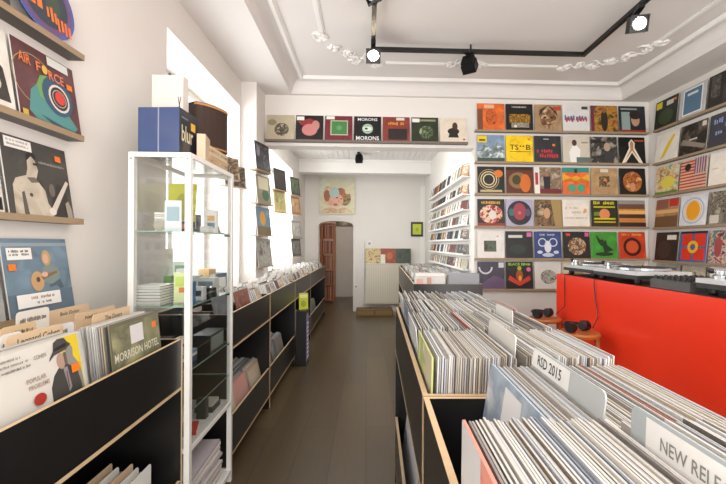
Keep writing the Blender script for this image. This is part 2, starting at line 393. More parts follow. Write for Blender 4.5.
bin_unit((FX, FY, 0), fa, -1, 3.2, (.36, .75, 1.15, 1.55, 1.95, 2.35, 2.75), FW, IT, .775, .40, .12, 'long black record browser reaching into the rear room right of the aisle', zdiv=.03)
def fisl(u, v, z=0):
    return Vector((FX + u*math.cos(fa) - v*math.sin(fa), FY + u*math.sin(fa) + v*math.cos(fa), z))

# ================================================================ RED COUNTER
CX = 1.62; CT = CH - CX*.151
ctr = empty('sales_counter', (CX, .4, 0), 0, 'long glossy red shop counter carrying the turntables on the right', 'counter')
CY1 = onA(556.5, 280, 0, CX).y; LC = CY1-(-.6)
print('counter', CT, CY1)
MB().box(0, .02, -1.0, CY1-.4, .05, CT, RED).build('front_panel', ctr)
MB().box(.02, .75, CY1-.42, CY1-.4, .05, CT, RED).build('end_panel', ctr)
MB().box(.02, .75, -1.0, CY1-.42, CT-.03, CT-.002, '#3a3634').build('counter_top', ctr)
MB().box(.04, .75, -1.0, CY1-.44, 0, .05, '#1a1918').build('plinth', ctr)
def turntable(y0, y1, label, x=.05):
    cy = (y0+y1)/2; L = (y1-y0)
    r = empty('turntable', (CX+x+.18, cy, CT+.003), 0, label, 'turntable', 'turntables on the red counter')
    for sx in (-1, 1):
        for sy in (-1, 1): MB().lathe([(.018, 0), (.022, .01), (.022, .03)], BLK, 10, (sx*.13, sy*(L/2-.05), -.002)).build('foot', r)
    MB().box(-.175, .175, -L/2, L/2, .03, .055, '#222222').box(-.175, .175, -L/2, L/2, .055, .078, mat('#c4c4c2', .3, .3)).build('plinth', r)
    MB().lathe([(.15, .078), (.155, .082), (.155, .094), (.148, .097)], CHROME, 28, (0, -.04, 0)).build('platter', r)
    MB().lathe([(.146, .097), (.146, .1), (.004, .1), (.003, .112)], '#151515', 28, (0, -.04, 0)).build('slipmat', r)
    ta = MB().lathe([(.032, .078), (.032, .095), (.02, .1), (.02, .115)], CHROME, 14, (-.11, L/2-.07, 0)).build('tonearm_base', r)
    MB().tube([(-.11, L/2-.03, .115), (-.11, L/2-.09, .117), (-.125, -.02, .115), (-.09, -.09, .11)], .005, CHROME, 6).blob((-.11, L/2-.02, .115), (.014, .02, .014), '#1a1a1a').build('tonearm', r)
    return r
turntable(2.80, 3.22, 'silver turntable at the far end of the red counter')
turntable(2.30, 2.76, 'silver turntable in the middle of the red counter, before the mixer', .03)
turntable(1.46, 1.90, 'silver turntable cut by the right edge of the photo on the red counter')
mx = empty('dj_mixer', (CX+.22, 2.08, CT), 0, 'dark mixer with a row of knobs between turntables on red counter', 'mixer')
MB().box(-.16, .16, -.14, .14, 0, .05, '#4a4846').build('mixer_body', mx)
kn = None
for i in range(5):
    for j in range(7):
        if kn is None: kn = MB().lathe([(.011, 0), (.009, .022)], '#0d0d0d', 8).build('knob', mx)
        else:
            q = kn.copy(); COL.objects.link(q); q.parent = mx; kk = q
        (kn if i+j == 0 else kk).location = (-.14+.06*i, -.12+.04*j, .05)
def headphones(loc, rz, label):
    r = empty('headphones', loc, rz, label, 'headphones', 'black headphones on the stools')
    pts = [(.075*math.cos(a), 0, .0) for a in ()]
    MB().tube([(-.075+0*a, 0, 0) if False else (-.075*math.cos(math.pi*a/10), .085*math.sin(math.pi*a/10), .035+.01*math.sin(math.pi*a/10)) for a in range(11)], .009, BLK, 6).build('headband', r)
    for s in (-1, 1):
        e = MB(); e.tube([(s*.05, -.005, .035), (s*.09, -.005, .035)], [.036, .034], BLK, 14); e.build('ear_cup', r)
        MB().tube([(s*.035, -.005, .035), (s*.05, -.005, .035)], [.028, .033], '#26262a', 14).build('ear_pad', r)
    return r
def stool(px, py, z, X, label):
    p = onA(px, py, 2, z); r = empty('bar_stool', (p.x, p.y, 0), .3, label, 'stool', 'wooden stools at the listening counter')
    MB().lathe([(.09, z-.035), (.122, z-.028), (.127, z-.012), (.12, z)], WOOD, 26).build('seat', r, smooth=False)
    for k in range(4):
        a = math.pi/4+k*math.pi/2; c_, s_ = math.cos(a), math.sin(a)
        MB().tube([(.17*c_, .17*s_, 0), (.10*c_, .10*s_, z-.032)], [.014, .017], WOOD, 8).build('leg', r)
    for k in range(4):
        a = math.pi/4+k*math.pi/2; b = a+math.pi/2; q = .145
        MB().tube([(q*math.cos(a), q*math.sin(a), .3), (q*math.cos(b), q*math.sin(b), .3)], .009, WOOD, 6).build('rung', r)
    return p
p1 = stool(545, 317.5, .86, 0, 'round orange wood bar stool at the far corner of the red counter')
p2 = stool(580, 331.5, .86, 0, 'round orange wood bar stool nearer the viewer, in front of the red counter')
headphones((p1.x-.02, p1.y, .862), .5, 'black headphones lying on the farther wooden stool')
headphones((p2.x-.02, p2.y, .862), .4, 'black headphones lying on the nearer wooden stool')
for (xt, yt, yend, pe, lb) in ((565, 277, 0, p1, 'thin black headphone cord hanging down the far end of the red counter'), (594.5, 280, 0, p2, 'thin black headphone cord hanging down the red counter above the nearer stool')):
    a = onA(xt, yt, 0, CX-.006); e = Vector((pe.x+.09, pe.y, .885))
    b = Vector((CX-.008, (a.y*.5+e.y*.5), .95))
    tag(MB().tube([(CX+.06, a.y, CT+.006), (CX-.008, a.y, CT+.006), (CX-.009, a.y, CT-.04), (CX-.008, a.y*.8+e.y*.2, 1.05), b, e], .0035, BLK, 6).build('headphone_cord'), lb, 'cord', 'headphone cords')

# ================================================================ WALL LEDGES AND DISPLAYED RECORDS
def ledge(name, p, rz, length, label, group, mm=None, depth=.055, th=.016, lip=.018):
    """local x runs along the wall, -y to the room"""
    mm = mm or LEDGE
    m = MB(); m.box(0, length, -depth, 0, -th, 0, mm, ['#403a35', None, None, None, None, None]); m.box(0, length, -depth, -depth+.006, 0, lip*.5, mm)  # dark underside; on the rear wall ledges this colour paints in their shadow
    o = m.build(name, None, p, (0, 0, rz)); return tag(o, label, 'shelf', group)
ST = ('r', .03, .80, .30, .95, '#e9e6e0')            # white price label
def stk(x, y, c='#ef7b1f'): return ('r', x, y, x+.1, y+.08, c)
def person(cx, y0, h, skin, cloth):
    return [('p', [(cx-.16*h, y0), (cx+.16*h, y0), (cx+.2*h, y0+.55*h), (cx+.06*h, y0+.68*h), (cx-.06*h, y0+.68*h), (cx-.2*h, y0+.55*h)], cloth), ('e', cx, y0+.82*h, .11*h, .15*h, skin)]
rows = [
 [('#d9692c', [('r', 0, .0, .2, .8, '#7a4a30'), ('e', .52, .5, .22, .32, 'n:8a3c1e,d9692c,4c2a1c:30'), ('r', .25, .82, .62, .96, '#e6b088'), stk(.8,.1)], 'bright orange record sleeve with a brown figure'),
  ('#171513', [('w', .2, .86, .6, .06, '#c9c2b4'), ('r', .12, .30, .9, .62, 'n:d9a32a,171513,c88f1e:50'), ('r', .2, .12, .85, .30, 'n:171513,b5aa9a,3a332c:70'), stk(.3,.12,'#e8e2d6')], 'black record sleeve with a band of yellow figures'),
  ('#a58663', [('e', .5, .46, .3, .38, 'n:d6bd9a,8a623f,5a3f29:16'), ('p', [(.16,.55),(.5,.98),(.86,.55),(.8,.8),(.5,.99),(.2,.8)], '#3d2c20'), ('e', .38,.52,.06,.03,'#20150f'), ('e', .62,.52,.06,.03,'#20150f'), ('r', .4,.24,.6,.28,'#5a2f22'), ('r', .7,.78,.98,.92,'#b8412c')], 'sepia record sleeve filled by a close-up face'),
  ('#d8d6d2', [('w', .08, .42, .84, .2, '#2e5f96'), ('w', .12, .36, .84, .2, '#b24636'), ('r', .72,.84,.95,.95,'#3a3a34')], 'pale grey record sleeve with blue and red script'),
  ('n:7d2f22,b9862d,39321c:14', [('e', .5, .45, .13, .42, '#2b2117'), ('e', .5, .82, .08, .1, '#8a5a3a'), ('r', 0,0,.12,1,'#6d1f3a')], 'record sleeve with dark figure on red and gold'),
  ('#24282a', [('r', .1,.1,.42,.78,'#8fa09b'), ('e', .62,.48,.16,.24,'#b98e74'), ('e', .62,.66,.22,.16,'#2a1c16'), ('r', 0,0,1,.1,'#9c2b21'), ('r', .08,.86,.7,.92,'#9aa29e')], 'dark record sleeve with a portrait above a red base strip')],
 [('#7d93ad', [('p', [(0,.4),(.3,.68),(.5,.5),(.75,.74),(1,.45),(1,0),(0,0)], 'n:e3e7e8,7a8b8f,5b6c60:18'), ('r', .02,.72,.36,.97,'#e2c51e'), ('r', .08,.78,.3,.84,'#22201a'), ('r', 0,0,1,.15,'#3e4f45')], 'blue and white mountain record sleeve with yellow corner label'),
  ('#f2c80e', [('t', 'TS', .14, .46, .32, .2, '#1d1a10'), ('t', 'B', .74, .46, .17, .2, '#1d1a10'), ('e', .53,.6,.03,.03,'#1d1a10'), ('e', .64,.6,.03,.03,'#1d1a10'), ('r', .14,.38,.9,.41,'#8a7410'), stk(.8,.82)], 'bright yellow record sleeve with large black letters'),
  ('#2b2d31', [('w', .1,.36,.6,.16,'#c22d3c'), ('w', .2,.18,.7,.16,'#c22d3c'), ('r', .35,.86,.55,.9,'#b9b9b9'), stk(.68,.62)], 'charcoal record sleeve with slanting red script'),
  ('#cfc6b6', [('p', [(.28,.0),(.62,.0),(.66,.5),(.52,.66),(.36,.64),(.24,.4)], '#efece6'), ('e', .44,.76,.09,.12,'#4a2f20'), ('r', .5,0,1,.22,'#61706b'), ('r', .7,.74,.95,.8,'#9b8f7e')], 'cream record sleeve with figure dressed in white'),
  ('n:4d4a46,23211f,a29a90:12', [('e', .62,.62,.12,.16,'#b59a82'), ('r', .5,.1,.85,.45,'#3c3a3c'), ('r', .05,.75,.4,.9,'#2a2623')], 'dark grey photographic record sleeve with a seated figure'),
  ('#0f0e0e', [('p', [(.5,.93),(.62,.78),(.6,.6),(.9,.02),(.74,.05),(.5,.42),(.26,.05),(.1,.02),(.4,.6),(.38,.78)], '#e8dccb'), ('p', [(.5,.88),(.57,.76),(.55,.55),(.78,.1),(.5,.5),(.22,.1),(.45,.55),(.43,.76)], '#b78457'), ('r', .6,.84,.95,.9,'#b44a28')], 'black record sleeve with white-outlined striding figure')],
 [('#16140f', [('ring', .42,.52,.18,.22,'#d9c79c'), ('ring', .42,.52,.27,.31,'#cdb98c'), ('ring', .42,.52,.36,.38,'#b9a67a'), ('e', .78,.74,.16,.14,'#d9722a'), ('r', .1,.06,.9,.14,'#b8a679')], 'black record sleeve with cream rings and orange disc'),
  ('#5d2c17', [('e', .45,.5,.36,.3,'#8c6a3d'), ('e', .7,.4,.2,.34,'#cf6a22'), ('e', .38,.52,.16,.18,'#3d3a20'), ('r', .0,.88,1,1,'#2d1a12')], 'brown record sleeve with glowing orange forms'),
  ('n:9d8466,6e5a48,b9a690:12', [('r', 0,0,.2,1,'#e9e4db'), ('r', .04,.35,.15,.8,'#b3333a'), ('p', [(.36,.2),(.58,.2),(.6,.66),(.34,.66)], '#24242c'), ('e', .47,.75,.07,.1,'#9c7256'), ('r', .2,0,1,.2,'#73262a')], 'record sleeve with dark-suited man beside a white spine strip'),
  ('#e2662a', [('r', 0,.82,1,1,'#2f8b83'), ('p', [(0,.8),(.5,.5),(1,.8),(1,.5),(.5,.7),(0,.5)], '#e9a52c'), ('e', .34,.24,.15,.16,'#4d9d7f'), ('e', .68,.24,.15,.16,'#4d9d7f'), ('r', .45,.8,.55,.95,'#1e2f30')], 'orange record sleeve with turquoise patches'),
  ('#b08f66', [('r', .3,.3,.7,.7,'n:8d7049,3a2d1f,c0a071:20'), ('r', .36,.84,.66,.96,'#ded2bd'), stk(.5,.5)], 'kraft brown record sleeve with small central picture'),
  ('#17130f', [('e', .5,.5,.36,.38,'n:17130f,c2762c,8a2f1c,e0b070:14'), ('e', .5,.3,.1,.16,'#c98f72')], 'black record sleeve with orange and red collage')],
 [('#191512', [('e', .5,.45,.42,.34,'n:191512,c43a26,d9d2c4,e0b52a:22'), ('w', .15,.82,.7,.11,'#d5a822'), ('e', .55,.42,.14,.16,'#d8d2c8'), ('r', 0,0,1,.12,'#8d2a22')], 'black record sleeve with red and yellow comic lettering'),
  ('#a9a6bd', [('e', .5,.5,.45,.45,'#20212a'), ('e', .5,.55,.24,.32,'#9c3a4a'), ('e', .2,.52,.1,.14,'#2f6b62'), ('e', .8,.52,.1,.14,'#5a4a6e'), ('e', .5,.5,.06,.06,'#c96a6a')], 'lilac record sleeve with a large dark disc'),
  ('n:3c2a1e,8d6a44,2a2320,c2a880:9', [('p', [(.75,0),(1,0),(1,1),(.6,1)], '#a58a55'), ('e', .45,.5,.12,.2,'#c79b72')], 'brown and tan record sleeve with blurred figures'),
  ('#e6ddd0', [('w', .1,.66,.5,.08,'#c0b2a0'), ('w', .35,.5,.5,.08,'#b7a996'), ('w', .08,.3,.84,.07,'#b7a38f'), ('e', .85,.6,.06,.08,'#d9a53c')], 'cream record sleeve with faint lines of lettering'),
  ('#2a2b16', [('w', .1,.84,.8,.12,'#e0d020'), ('r', .1,.72,.9,.77,'#c9c41c'), ('e', .5,.48,.2,.2,'#e28a5a'), ('r', .1,.28,.9,.34,'#c9c41c'), ('r', .1,.16,.9,.22,'#c9a41c'), ('r', .1,.42,.3,.56,'#6f8a2a')], 'dark record sleeve with yellow-green lines and a pink-orange orb'),
  ('#c98a3d', [('r', 0,.68,1,1,'#6c4a3a'), ('r', 0,.5,1,.62,'#e7b468'), ('r', 0,.34,1,.48,'#4a2a26'), ('r', 0,.2,1,.3,'#c9803a'), ('r', 0,0,1,.18,'#3a211c'), ('r',0,.86,1,1,'#94908e')], 'record sleeve with horizontal sunset bands of brown and gold')],
 [('#dedad3', [('r', .25,.25,.7,.65,'n:37412f,56604a,2a3024:12'), ('r', .72,.8,.8,.83,'#c03a2a')], 'white record sleeve with small dark green square'),
  ('#161616', [('r', .1,.76,.62,.86,'#c9c9c4'), ('e', .45,.35,.3,.18,'#25302a'), ('r', .78,.8,.95,.96,'#c96aa0')], 'black record sleeve with a white label and pink sticker'),
  ('#2f3f77', [('e', .5,.44,.13,.22,'#dfe2e8'), ('ring', .3,.6,.12,.16,'#d0d6e2'), ('ring', .7,.6,.12,.16,'#d0d6e2'), ('e', .2,.24,.1,.06,'#cfd6e4'), ('e', .8,.24,.1,.06,'#cfd6e4'), ('e', .5,.14,.22,.07,'#c2cadc'), ('w', .2,.84,.6,.08,'#b5bfd4')], 'blue record sleeve with a white emblem'),
  ('#1c1613', [('e', .52,.46,.34,.32,'n:6b3a24,d8b890,1c1613,a66a42:20'), ('r', .12,.84,.28,.94,'#c9382c'), ('r', .82,.82,.97,.97,'#cf5a8a')], 'black record sleeve with crowded brown collage and red title'),
  ('#3f9130', [('p', [(.2,.9),(.28,.6),(.46,.46),(.5,.2),(.85,.34),(.62,.5),(.58,.7),(.44,.62),(.3,.78)], '#173313'), ('e', .5,.18,.34,.07,'#173313'), ('e', .42,.6,.1,.12,'#173313')], 'green record sleeve with black bird-like shape'),
  ('#c33d17', [('ring', .5,.45,.24,.34,'#3c150c'), ('w', .12,.86,.76,.09,'#e8a03c'), ('e', .5,.45,.22,.22,'#d1562a')], 'orange-red record sleeve with a dark ring')],
 [('#3c3848', [('ring', .3,.8,.2,.26,180, 360, '#c9c7cc'), ('p', [(0,.1),(.6,.5),(1,.35),(1,0),(0,0)], '#5f4a6a'), ('r', .78,.78,.97,.97,'#cfcfd3')], 'grey-purple record sleeve with pale curved mark'),
  ('#12100f', [('t', 'BLACK', .1,.86,.44,.1,'#9fd42f'), ('w', .58,.86,.34,.1,'#9fd42f'), ('p', [(.5,.12),(.08,.34),(.14,.5),(.44,.3),(.56,.3),(.86,.5),(.92,.34)], '#c8351f'), ('e', .5,.5,.13,.2,'#a3481c'), ('e', .5,.76,.08,.08,'#9aa82a'), ('e', .52,.4,.06,.1,'#e0a02a'), ('e', .84,.72,.08,.08,'#d86a9a')], 'black record sleeve with red wings and green title'),
  ('#d4d0ca', [('e', .52,.45,.3,.26,'n:6e6a60,b0aba0,4a463e:22')], 'off-white record sleeve with a grey oval drawing'),
  ('#c8b795', [('e', .5,.5,.3,.3,'#8f7c58')], 'beige record sleeve partly hidden behind the red counter'),
  ('#8f8b80', [('r', .2,.2,.8,.8,'#544f46')], 'grey record sleeve behind the turntables on the lowest rear ledge'),
  ('#b6ac98', [('e', .5,.6,.3,.25,'#5f574a')], 'buff record sleeve at the right end of the lowest rear ledge')]]
rowname = ['top', 'second', 'third', 'fourth', 'fifth', 'lowest']
ledge_y = [131.5, 163, 194.5, 227, 259, 289.5]
YL = YB-.0; LTILT = R(9)
RZ = []
for k, row in enumerate(rows):
    pL = onA(477, ledge_y[k]-1.2, 1, YB-.05); pR = onA(647, ledge_y[k]+1, 1, YB-.05)
    z = onA(560, ledge_y[k], 1, YB-.05).z; RZ.append(z)
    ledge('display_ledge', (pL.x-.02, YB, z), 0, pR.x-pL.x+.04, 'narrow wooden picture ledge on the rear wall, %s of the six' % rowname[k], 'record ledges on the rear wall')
    W = (pR.x-pL.x)/6
    for j, (base, sh, lab) in enumerate(row):
        o = put(sleeve_mesh(base, sh), 'record_sleeve', (pL.x+W*(j+.5)+rnd.uniform(-.004, .004), YB-.048, z+.002), 0, R(5))
        tag(o, lab + ', %s rear wall ledge' % rowname[k] if 'ledge' not in lab else lab, 'record', 'records shown on the rear wall')
beam = [
 ('#b7ac93', [('e', .55,.42,.26,.26,'n:b7ac93,2e2a24,6c6552:28'), ('e', .2,.7,.16,.12,'#8a8468')], 'beige record sleeve splashed with black, left end of the beam ledge'),
 ('#1d1517', [('p', [(.05,.75),(.5,.88),(.9,.7),(.6,.62),(.2,.6)], '#8c2a30'), ('e', .5,.42,.28,.24,'#c07a78'), ('e', .72,.6,.14,.2,'#b98078'), ST], 'black record sleeve with pink and red face on the beam ledge'),
 ('#6e2430', [('r', .2,.22,.84,.82,'#b7b48f'), ('r', .24,.26,.8,.78,'#3e7a45'), ('e', .52,.52,.1,.1,'#5c9455'), ('r', .05,.86,.35,.98,'#e9e4dc')], 'maroon record sleeve with green square on the beam ledge'),
 ('#0e0f10', [('t', 'MORONS', .14,.82,.72,.12,'#dfe3df'), ('t', 'MORONS', .08,.04,.84,.16,'#e6eae6'), ('ring', .5,.5,.12,.2,'#9fb9a4'), ('e', .5,.5,.16,.1,'#cfdccf'), ('e', .45,.5,.06,.04,'#142018')], 'black record sleeve titled twice in white capitals on the beam ledge'),
 ('#83372f', [('r', .2,.08,.9,.52,'#2b2324'), ('w', .2,.66,.6,.14,'#d98f2c'), ('r', .5,.86,.8,.97,'#d9d2c6')], 'brick red record sleeve with dark panel on the beam ledge'),
 ('#29301f', [('e', .55,.4,.26,.26,'n:77905f,29301f,9cab7d:12'), ('r', .1,.84,.9,.92,'#8a8f70'), ST], 'dark green record sleeve on the beam ledge'),
 ('#ddd0be', [('e', .5,.45,.22,.14,'#33231c'), ('e', .56,.66,.1,.16,'#4a2a20'), ('p', [(.3,.2),(.7,.2),(.6,.5),(.4,.5)], '#2b2422'), ('r', .85,.1,.93,.16,'#b3302a')], 'cream record sleeve with dark rider, right end of the beam ledge')]
pL = onA(265, 139.3, 1, YB-.05); pR = onA(468, 143.2, 1, YB-.05); zz = (pL.z+pR.z)/2
ledge('display_ledge', (pL.x, YB, zz), 0, pR.x-pL.x, 'long dark ledge across the beam over the opening', 'record ledges on the rear wall', mat('#6f6258'))
W = (pR.x-pL.x)/7
for j, (b_, sh, lab) in enumerate(beam):
    tag(put(sleeve_mesh(b_, sh, .312, .298), 'record_sleeve', (pL.x+W*(j+.5), YB-.048, zz+.002), 0, R(8)), lab, 'record', 'records shown on the beam over the opening')

# right wall, faces -X
rw = [
 [('#23261c', [('r', .04,.72,.3,.95,'#d9c81e'), ('r', .5,.74,.8,.9,'#c9c6bf'), ('e', .5,.36,.34,.26,'#39452d'), stk(.82,.82)], 'dark green record sleeve with yellow corner'),
  ('#b9b9b6', [('r', .14,.1,.88,.94,'#e8e8e6'), ('r', .18,.14,.84,.9,'#51748c'), ('r', .3,.72,.7,.8,'#cfd8dc')], 'grey record sleeve with white-framed blue panel'),
  ('#24221f', [('r', .1,.3,.4,.95,'n:6a655c,24221f:30'), ('r', .5,.1,.9,.6,'#3b3732')], 'near-black record sleeve at the photo edge'),
  ('#3d3a36', [], 'charcoal record sleeve just outside the frame')],
 [('#e4dfd4', [('p', [(.22,.1),(.4,.16),(.84,.84),(.74,.88),(.5,.6)], '#e2c21f')], 'white record sleeve with plain yellow slanting shape'),
  ('n:14120f,2c2822,6b6258:10', [('p', [(.0,.4),(.9,.1),(.98,.2),(.1,.55)], '#8b8175'), ('r', .35,.45,.65,.5,'#c9beb0'), ('r', .8,.8,.95,.95,'#d8cbb8')], 'black record sleeve with grey diagonal'),
  ('#3a3b44', [('w', .14,.7,.3,.16,'#8aa0cf'), ('w', .5,.55,.4,.14,'#7288c0'), ('w', .14,.36,.3,.14,'#8aa0cf')], 'slate record sleeve with pale blue words'),
  ('#4a3d34', [], 'brown record sleeve just outside the frame')],
 [('n:6f9a4a,d8d5c0,d9a33a,8a5f86:16', [('e', .55,.4,.3,.22,'#e0d255'), ('r', 0,0,1,.1,'#4f8a3a')], 'green and yellow patterned record sleeve'),
  ('#d9c0a0', [('r', 0,.1*k,.55,.1*k+.05,'#c4302a') for k in range(10)] + [('r', .55+.09*k,.5,.59+.09*k,1,'#6a3f88') for k in range(5)] + [('r', .55,.1*k,1,.1*k+.045,'#b23a3a') for k in range(5)] + [('e', .3,.75,.12,.12,'#1f1a1a')], 'record sleeve striped in red and purple'),
  ('#e9e0d3', [('r', .1,.5,.3,.54,'#d6c2aa')], 'plain cream record sleeve'),
  ('#d3c8b8', [('r', .3,.3,.7,.7,'#9c3f2f')], 'cream record sleeve just outside the frame')],
 [('#a98458', [('r', 0,.5,1,.62,'#dcae74'), ('r', 0,.0,1,.4,'#6e5036'), ('r', .6,.72,.98,.98,'#c23327'), ('r',0,.66,.55,1,'#8f5a48')], 'tan landscape record sleeve with red corner label'),
  ('#dddde0', [('e', .5,.5,.26,.3,'#efa11c'), ('ring', .5,.5,.3,.33,'#e9c36a'), ('ring', .5,.5,.38,.42,'#9fb0d6')], 'white record sleeve with orange sun'),
  ('n:24211d,8d8476,4c463d,b3a894:12', [('r', .05,.05,.35,.3,'#cfc8bb')], 'grey crowd-scene record sleeve'),
  ('#cbb21e', [('r', .2,.2,.8,.8,'#47401c')], 'yellow record sleeve at the photo edge')],
 [('#2b2420', [('r', .5,.74,.9,.9,'#e2ddd2'), ('e', .4,.4,.3,.3,'#3c322b')], 'dark brown record sleeve with white price label'),
  ('#3f66a0', [('r', .08,.52,.46,.92,'#d8331c'), ('r', .54,.52,.95,.92,'#d8331c'), ('r', .08,.08,.46,.46,'#d8331c'), ('r', .54,.08,.95,.46,'#d8331c'), ('ring', .5,.5,.1,.2,'#e3b82a'), ('r', 0,.93,1,1,'#1e1c20')], 'blue record sleeve with four red squares and yellow ring'),
  ('n:3f3a3a,a83a34,c9bfae,4a5f72,7d8a5a:14', [('e', .3,.5,.12,.3,'#a34444')], 'multicoloured crowd collage record sleeve'),
  ('n:2c2a30,b8b0a0,8a3a34:14', [], 'mottled grey record sleeve at the photo edge')],
 [('#9c9a90', [('r', .1,.1,.9,.9,'#6d665a')], 'grey framed record sleeve behind the turntables'),
  ('#aaa28f', [('e', .5,.5,.38,.38,'n:4a463c,c8bfa8,77705f:26'), ('r',0,.0,.06,1,'#4d463c'),('r',.94,.0,1,1,'#4d463c')], 'tan mottled record sleeve behind the turntables'),
  ('#e2ddd3', [('e', .4,.5,.15,.2,'#c9bda8')], 'pale record sleeve above the mixer'),
  ('#d9d6cf', [], 'plain pale record sleeve beyond the mixer')]]
for k, row in enumerate(rw):
    zq = onA(652, [132, 165, 196.5, 228.5, 260.5, 291][k], 0, XR-.05).z if k < 6 else 0
    L = 1.45; Y1 = onA(653, 200, 0, XR-.05).y
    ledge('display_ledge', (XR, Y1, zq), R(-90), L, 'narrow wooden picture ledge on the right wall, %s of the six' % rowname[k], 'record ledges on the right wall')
    for j, (b_, sh, lab) in enumerate(row):
        yc = Y1-.18-.345*j+(.015 if k == 0 else 0)
        o = put(sleeve_mesh(b_, sh), 'record_sleeve', (XR-.048, yc, zq+.002), R(-90), R(5.5))
        tag(o, lab + ', %s right wall ledge' % rowname[k], 'record', 'records shown on the right wall')

# left foreground wall, faces +X : ledges
lw = [
 [('DISC', [('ring', .5,.5,.46,.5,'#3f5fa8'), ('ring', .5,.5,.38,.46,'#6a4a7a'), ('e', .5,.5,.38,.38,'#2f3a44'), ('e', .42,.66,.22,.2,'#d0532c'), ('e', .62,.5,.12,.2,'#3c4a3c'), ('w', .06,.30,.40,.22,'#e8772c'), ('w', .44,.22,.24,.20,'#e8772c'), ('w', .66,.14,.24,.20,'#e8772c')], 'round blue picture disc with orange lettering on the top ledge of the left wall'),
  ('#3a3532', [], 'dark record sleeve beside the picture disc on the top ledge of the left wall')],
 [('#5a3538', [('ring', .3,.55,.33,.34,'#b09a68'), ('p', [(.14,.12),(.2,.4),(.34,.55),(.45,.62),(.94,.1),(.85,.02),(.24,.04)], '#4f8a86'), ('p', [(.34,.36),(.3,.50),(.38,.66),(.52,.70),(.6,.5),(.4,.34)], '#6a9a55'), ('p', [(.3,.12),(.7,.05),(.9,.04),(.5,.02)], '#2f4f5c'), ('e', .64,.46,.26,.27,'#2f4f6a'), ('e', .66,.44,.18,.19,'#d9cdbd'), ('e', .66,.44,.15,.16,'#35272c'), ('ring', .66,.44,.11,.12,'#c9bba8'), ('e', .67,.45,.085,.09,'#cf3b33'), ('t', 'AIR', .07,.72,.18,.13,'#e07a3c'), ('t', 'F', .33,.70,.07,.13,'#e07a3c'), ('t', 'RCE', .52,.66,.26,.13,'#e07a3c'), ('e', .46,.76,.045,.06,'#d9b04a'), ('r', .52,.86,.88,.98,'#cfd3cc'), stk(.82,.64), ('r', .02,.02,.1,.1,'#c2a23c')], 'maroon and teal record sleeve with red-centred target, second ledge on the left wall'),
  ('#d9d4c9', [('p', [(.3,.1),(.95,.1),(.9,.5),(.7,.7),(.5,.5)], '#37332e'), ('e', .65,.3,.2,.14,'#cfc8ba'), ('r',.4,.6,.7,.66,'#e0762c')], 'white record sleeve with black drawing, second ledge on the left wall')],
 [('#46433e', [('p', [(.62,.02),(.66,.3),(.78,.5),(.9,.4),(.97,.1),(.96,.02)], '#35322e'), ('p', [(.08,.02),(.09,.38),(.14,.47),(.3,.53),(.33,.62),(.34,.74),(.4,.8),(.46,.74),(.49,.62),(.46,.54),(.44,.5),(.56,.36),(.58,.2),(.66,.08),(.64,.02)], 'n:a39583,c2b6a5,968877:7'), ('p', [(.2,.02),(.2,.3),(.24,.32),(.27,.02)], '#57504a'), ('p', [(.3,.5),(.36,.44),(.48,.46),(.42,.52)], '#6b6158'), ('p', [(.33,.72),(.33,.8),(.4,.86),(.47,.82),(.47,.76),(.4,.79)], '#26231f'), ('r', .42,.68,.49,.71,'#2c2824'), ('e', .33,.28,.025,.025,'#4a413a'), ('p', [(.58,.08),(.66,.05),(.97,.52),(.93,.55),(.8,.38)], '#c9c0b2'), ('e', .63,.09,.06,.05,'#d6cdbf'), ('p', [(.88,.02),(.86,.22),(.92,.26),(.97,.12),(.97,.02)], '#9a8f80'), ('e', .66,.38,.05,.09,'#6a625a'), ('r', .04,.84,.42,.97,'#e4e0d8'), ('w', .07,.92,.3,.03,'#8a8680'), ('w', .07,.87,.3,.03,'#8a8680'), ('w', .50,.715,.44,.035,'#9a938a'), stk(.78,.80,'#e0762c')], 'dark photographic record sleeve of a bare-chested saxophone player, third ledge on the left wall'),
  ('#c9c3ba', [('r', .3,.3,.9,.7,'#2b2927'), ('r', .5,.05,.98,.2,'#1d1c1a')], 'pale record sleeve beside the saxophone sleeve on the left wall')],
 [('#6a7f8e', [('r',0,.90,1,.945,'#8f9ca5'), ('r',0,0,1,.3,'#5d6f7d'), ('p', [(.64,.44),(.78,.5),(.86,.32),(.8,.3),(.74,.36),(.62,.34)], '#4a5b68'), ('p', [(.5,.44),(.54,.6),(.62,.66),(.74,.65),(.82,.54),(.8,.44),(.66,.38)], '#7d8a86'), ('e', .62,.74,.075,.105,'#b89c6a'), ('e', .61,.73,.045,.065,'#d6a98c'), ('e', .44,.44,.10,.13,'#c29a6e'), ('e', .45,.46,.03,.035,'#4f3a2a'), ('p', [(.5,.5),(.76,.56),(.77,.53),(.52,.45)], '#8a6846'), ('e', .56,.52,.05,.035,'#d6a98c'), ('r', .05,.73,.40,.88,'#ebe7e0'), ('w', .08,.82,.28,.035,'#3f3f3f'), ('w', .08,.78,.28,.03,'#4f4f4f'), stk(.05,.6), ('r', .1,.12,.76,.29,'#e9e6e0'), ('w', .3,.215,.36,.04,'#8a6a5a'), ('w', .36,.15,.26,.035,'#6a6a6a')], 'blue-grey record sleeve with guitarist and white label, leaning above the left browser'),
  ('#8f8f8c', [], 'grey record sleeve beside the guitarist sleeve on the left wall')]]
lz = [onA(84, 57, 0, XL+.07).z, onA(81, 137, 0, XL+.07).z, onA(83, 221, 0, XL+.07).z, 1.165]
print('left ledges', lz)
lnear = [.0, 0, 0, 0]
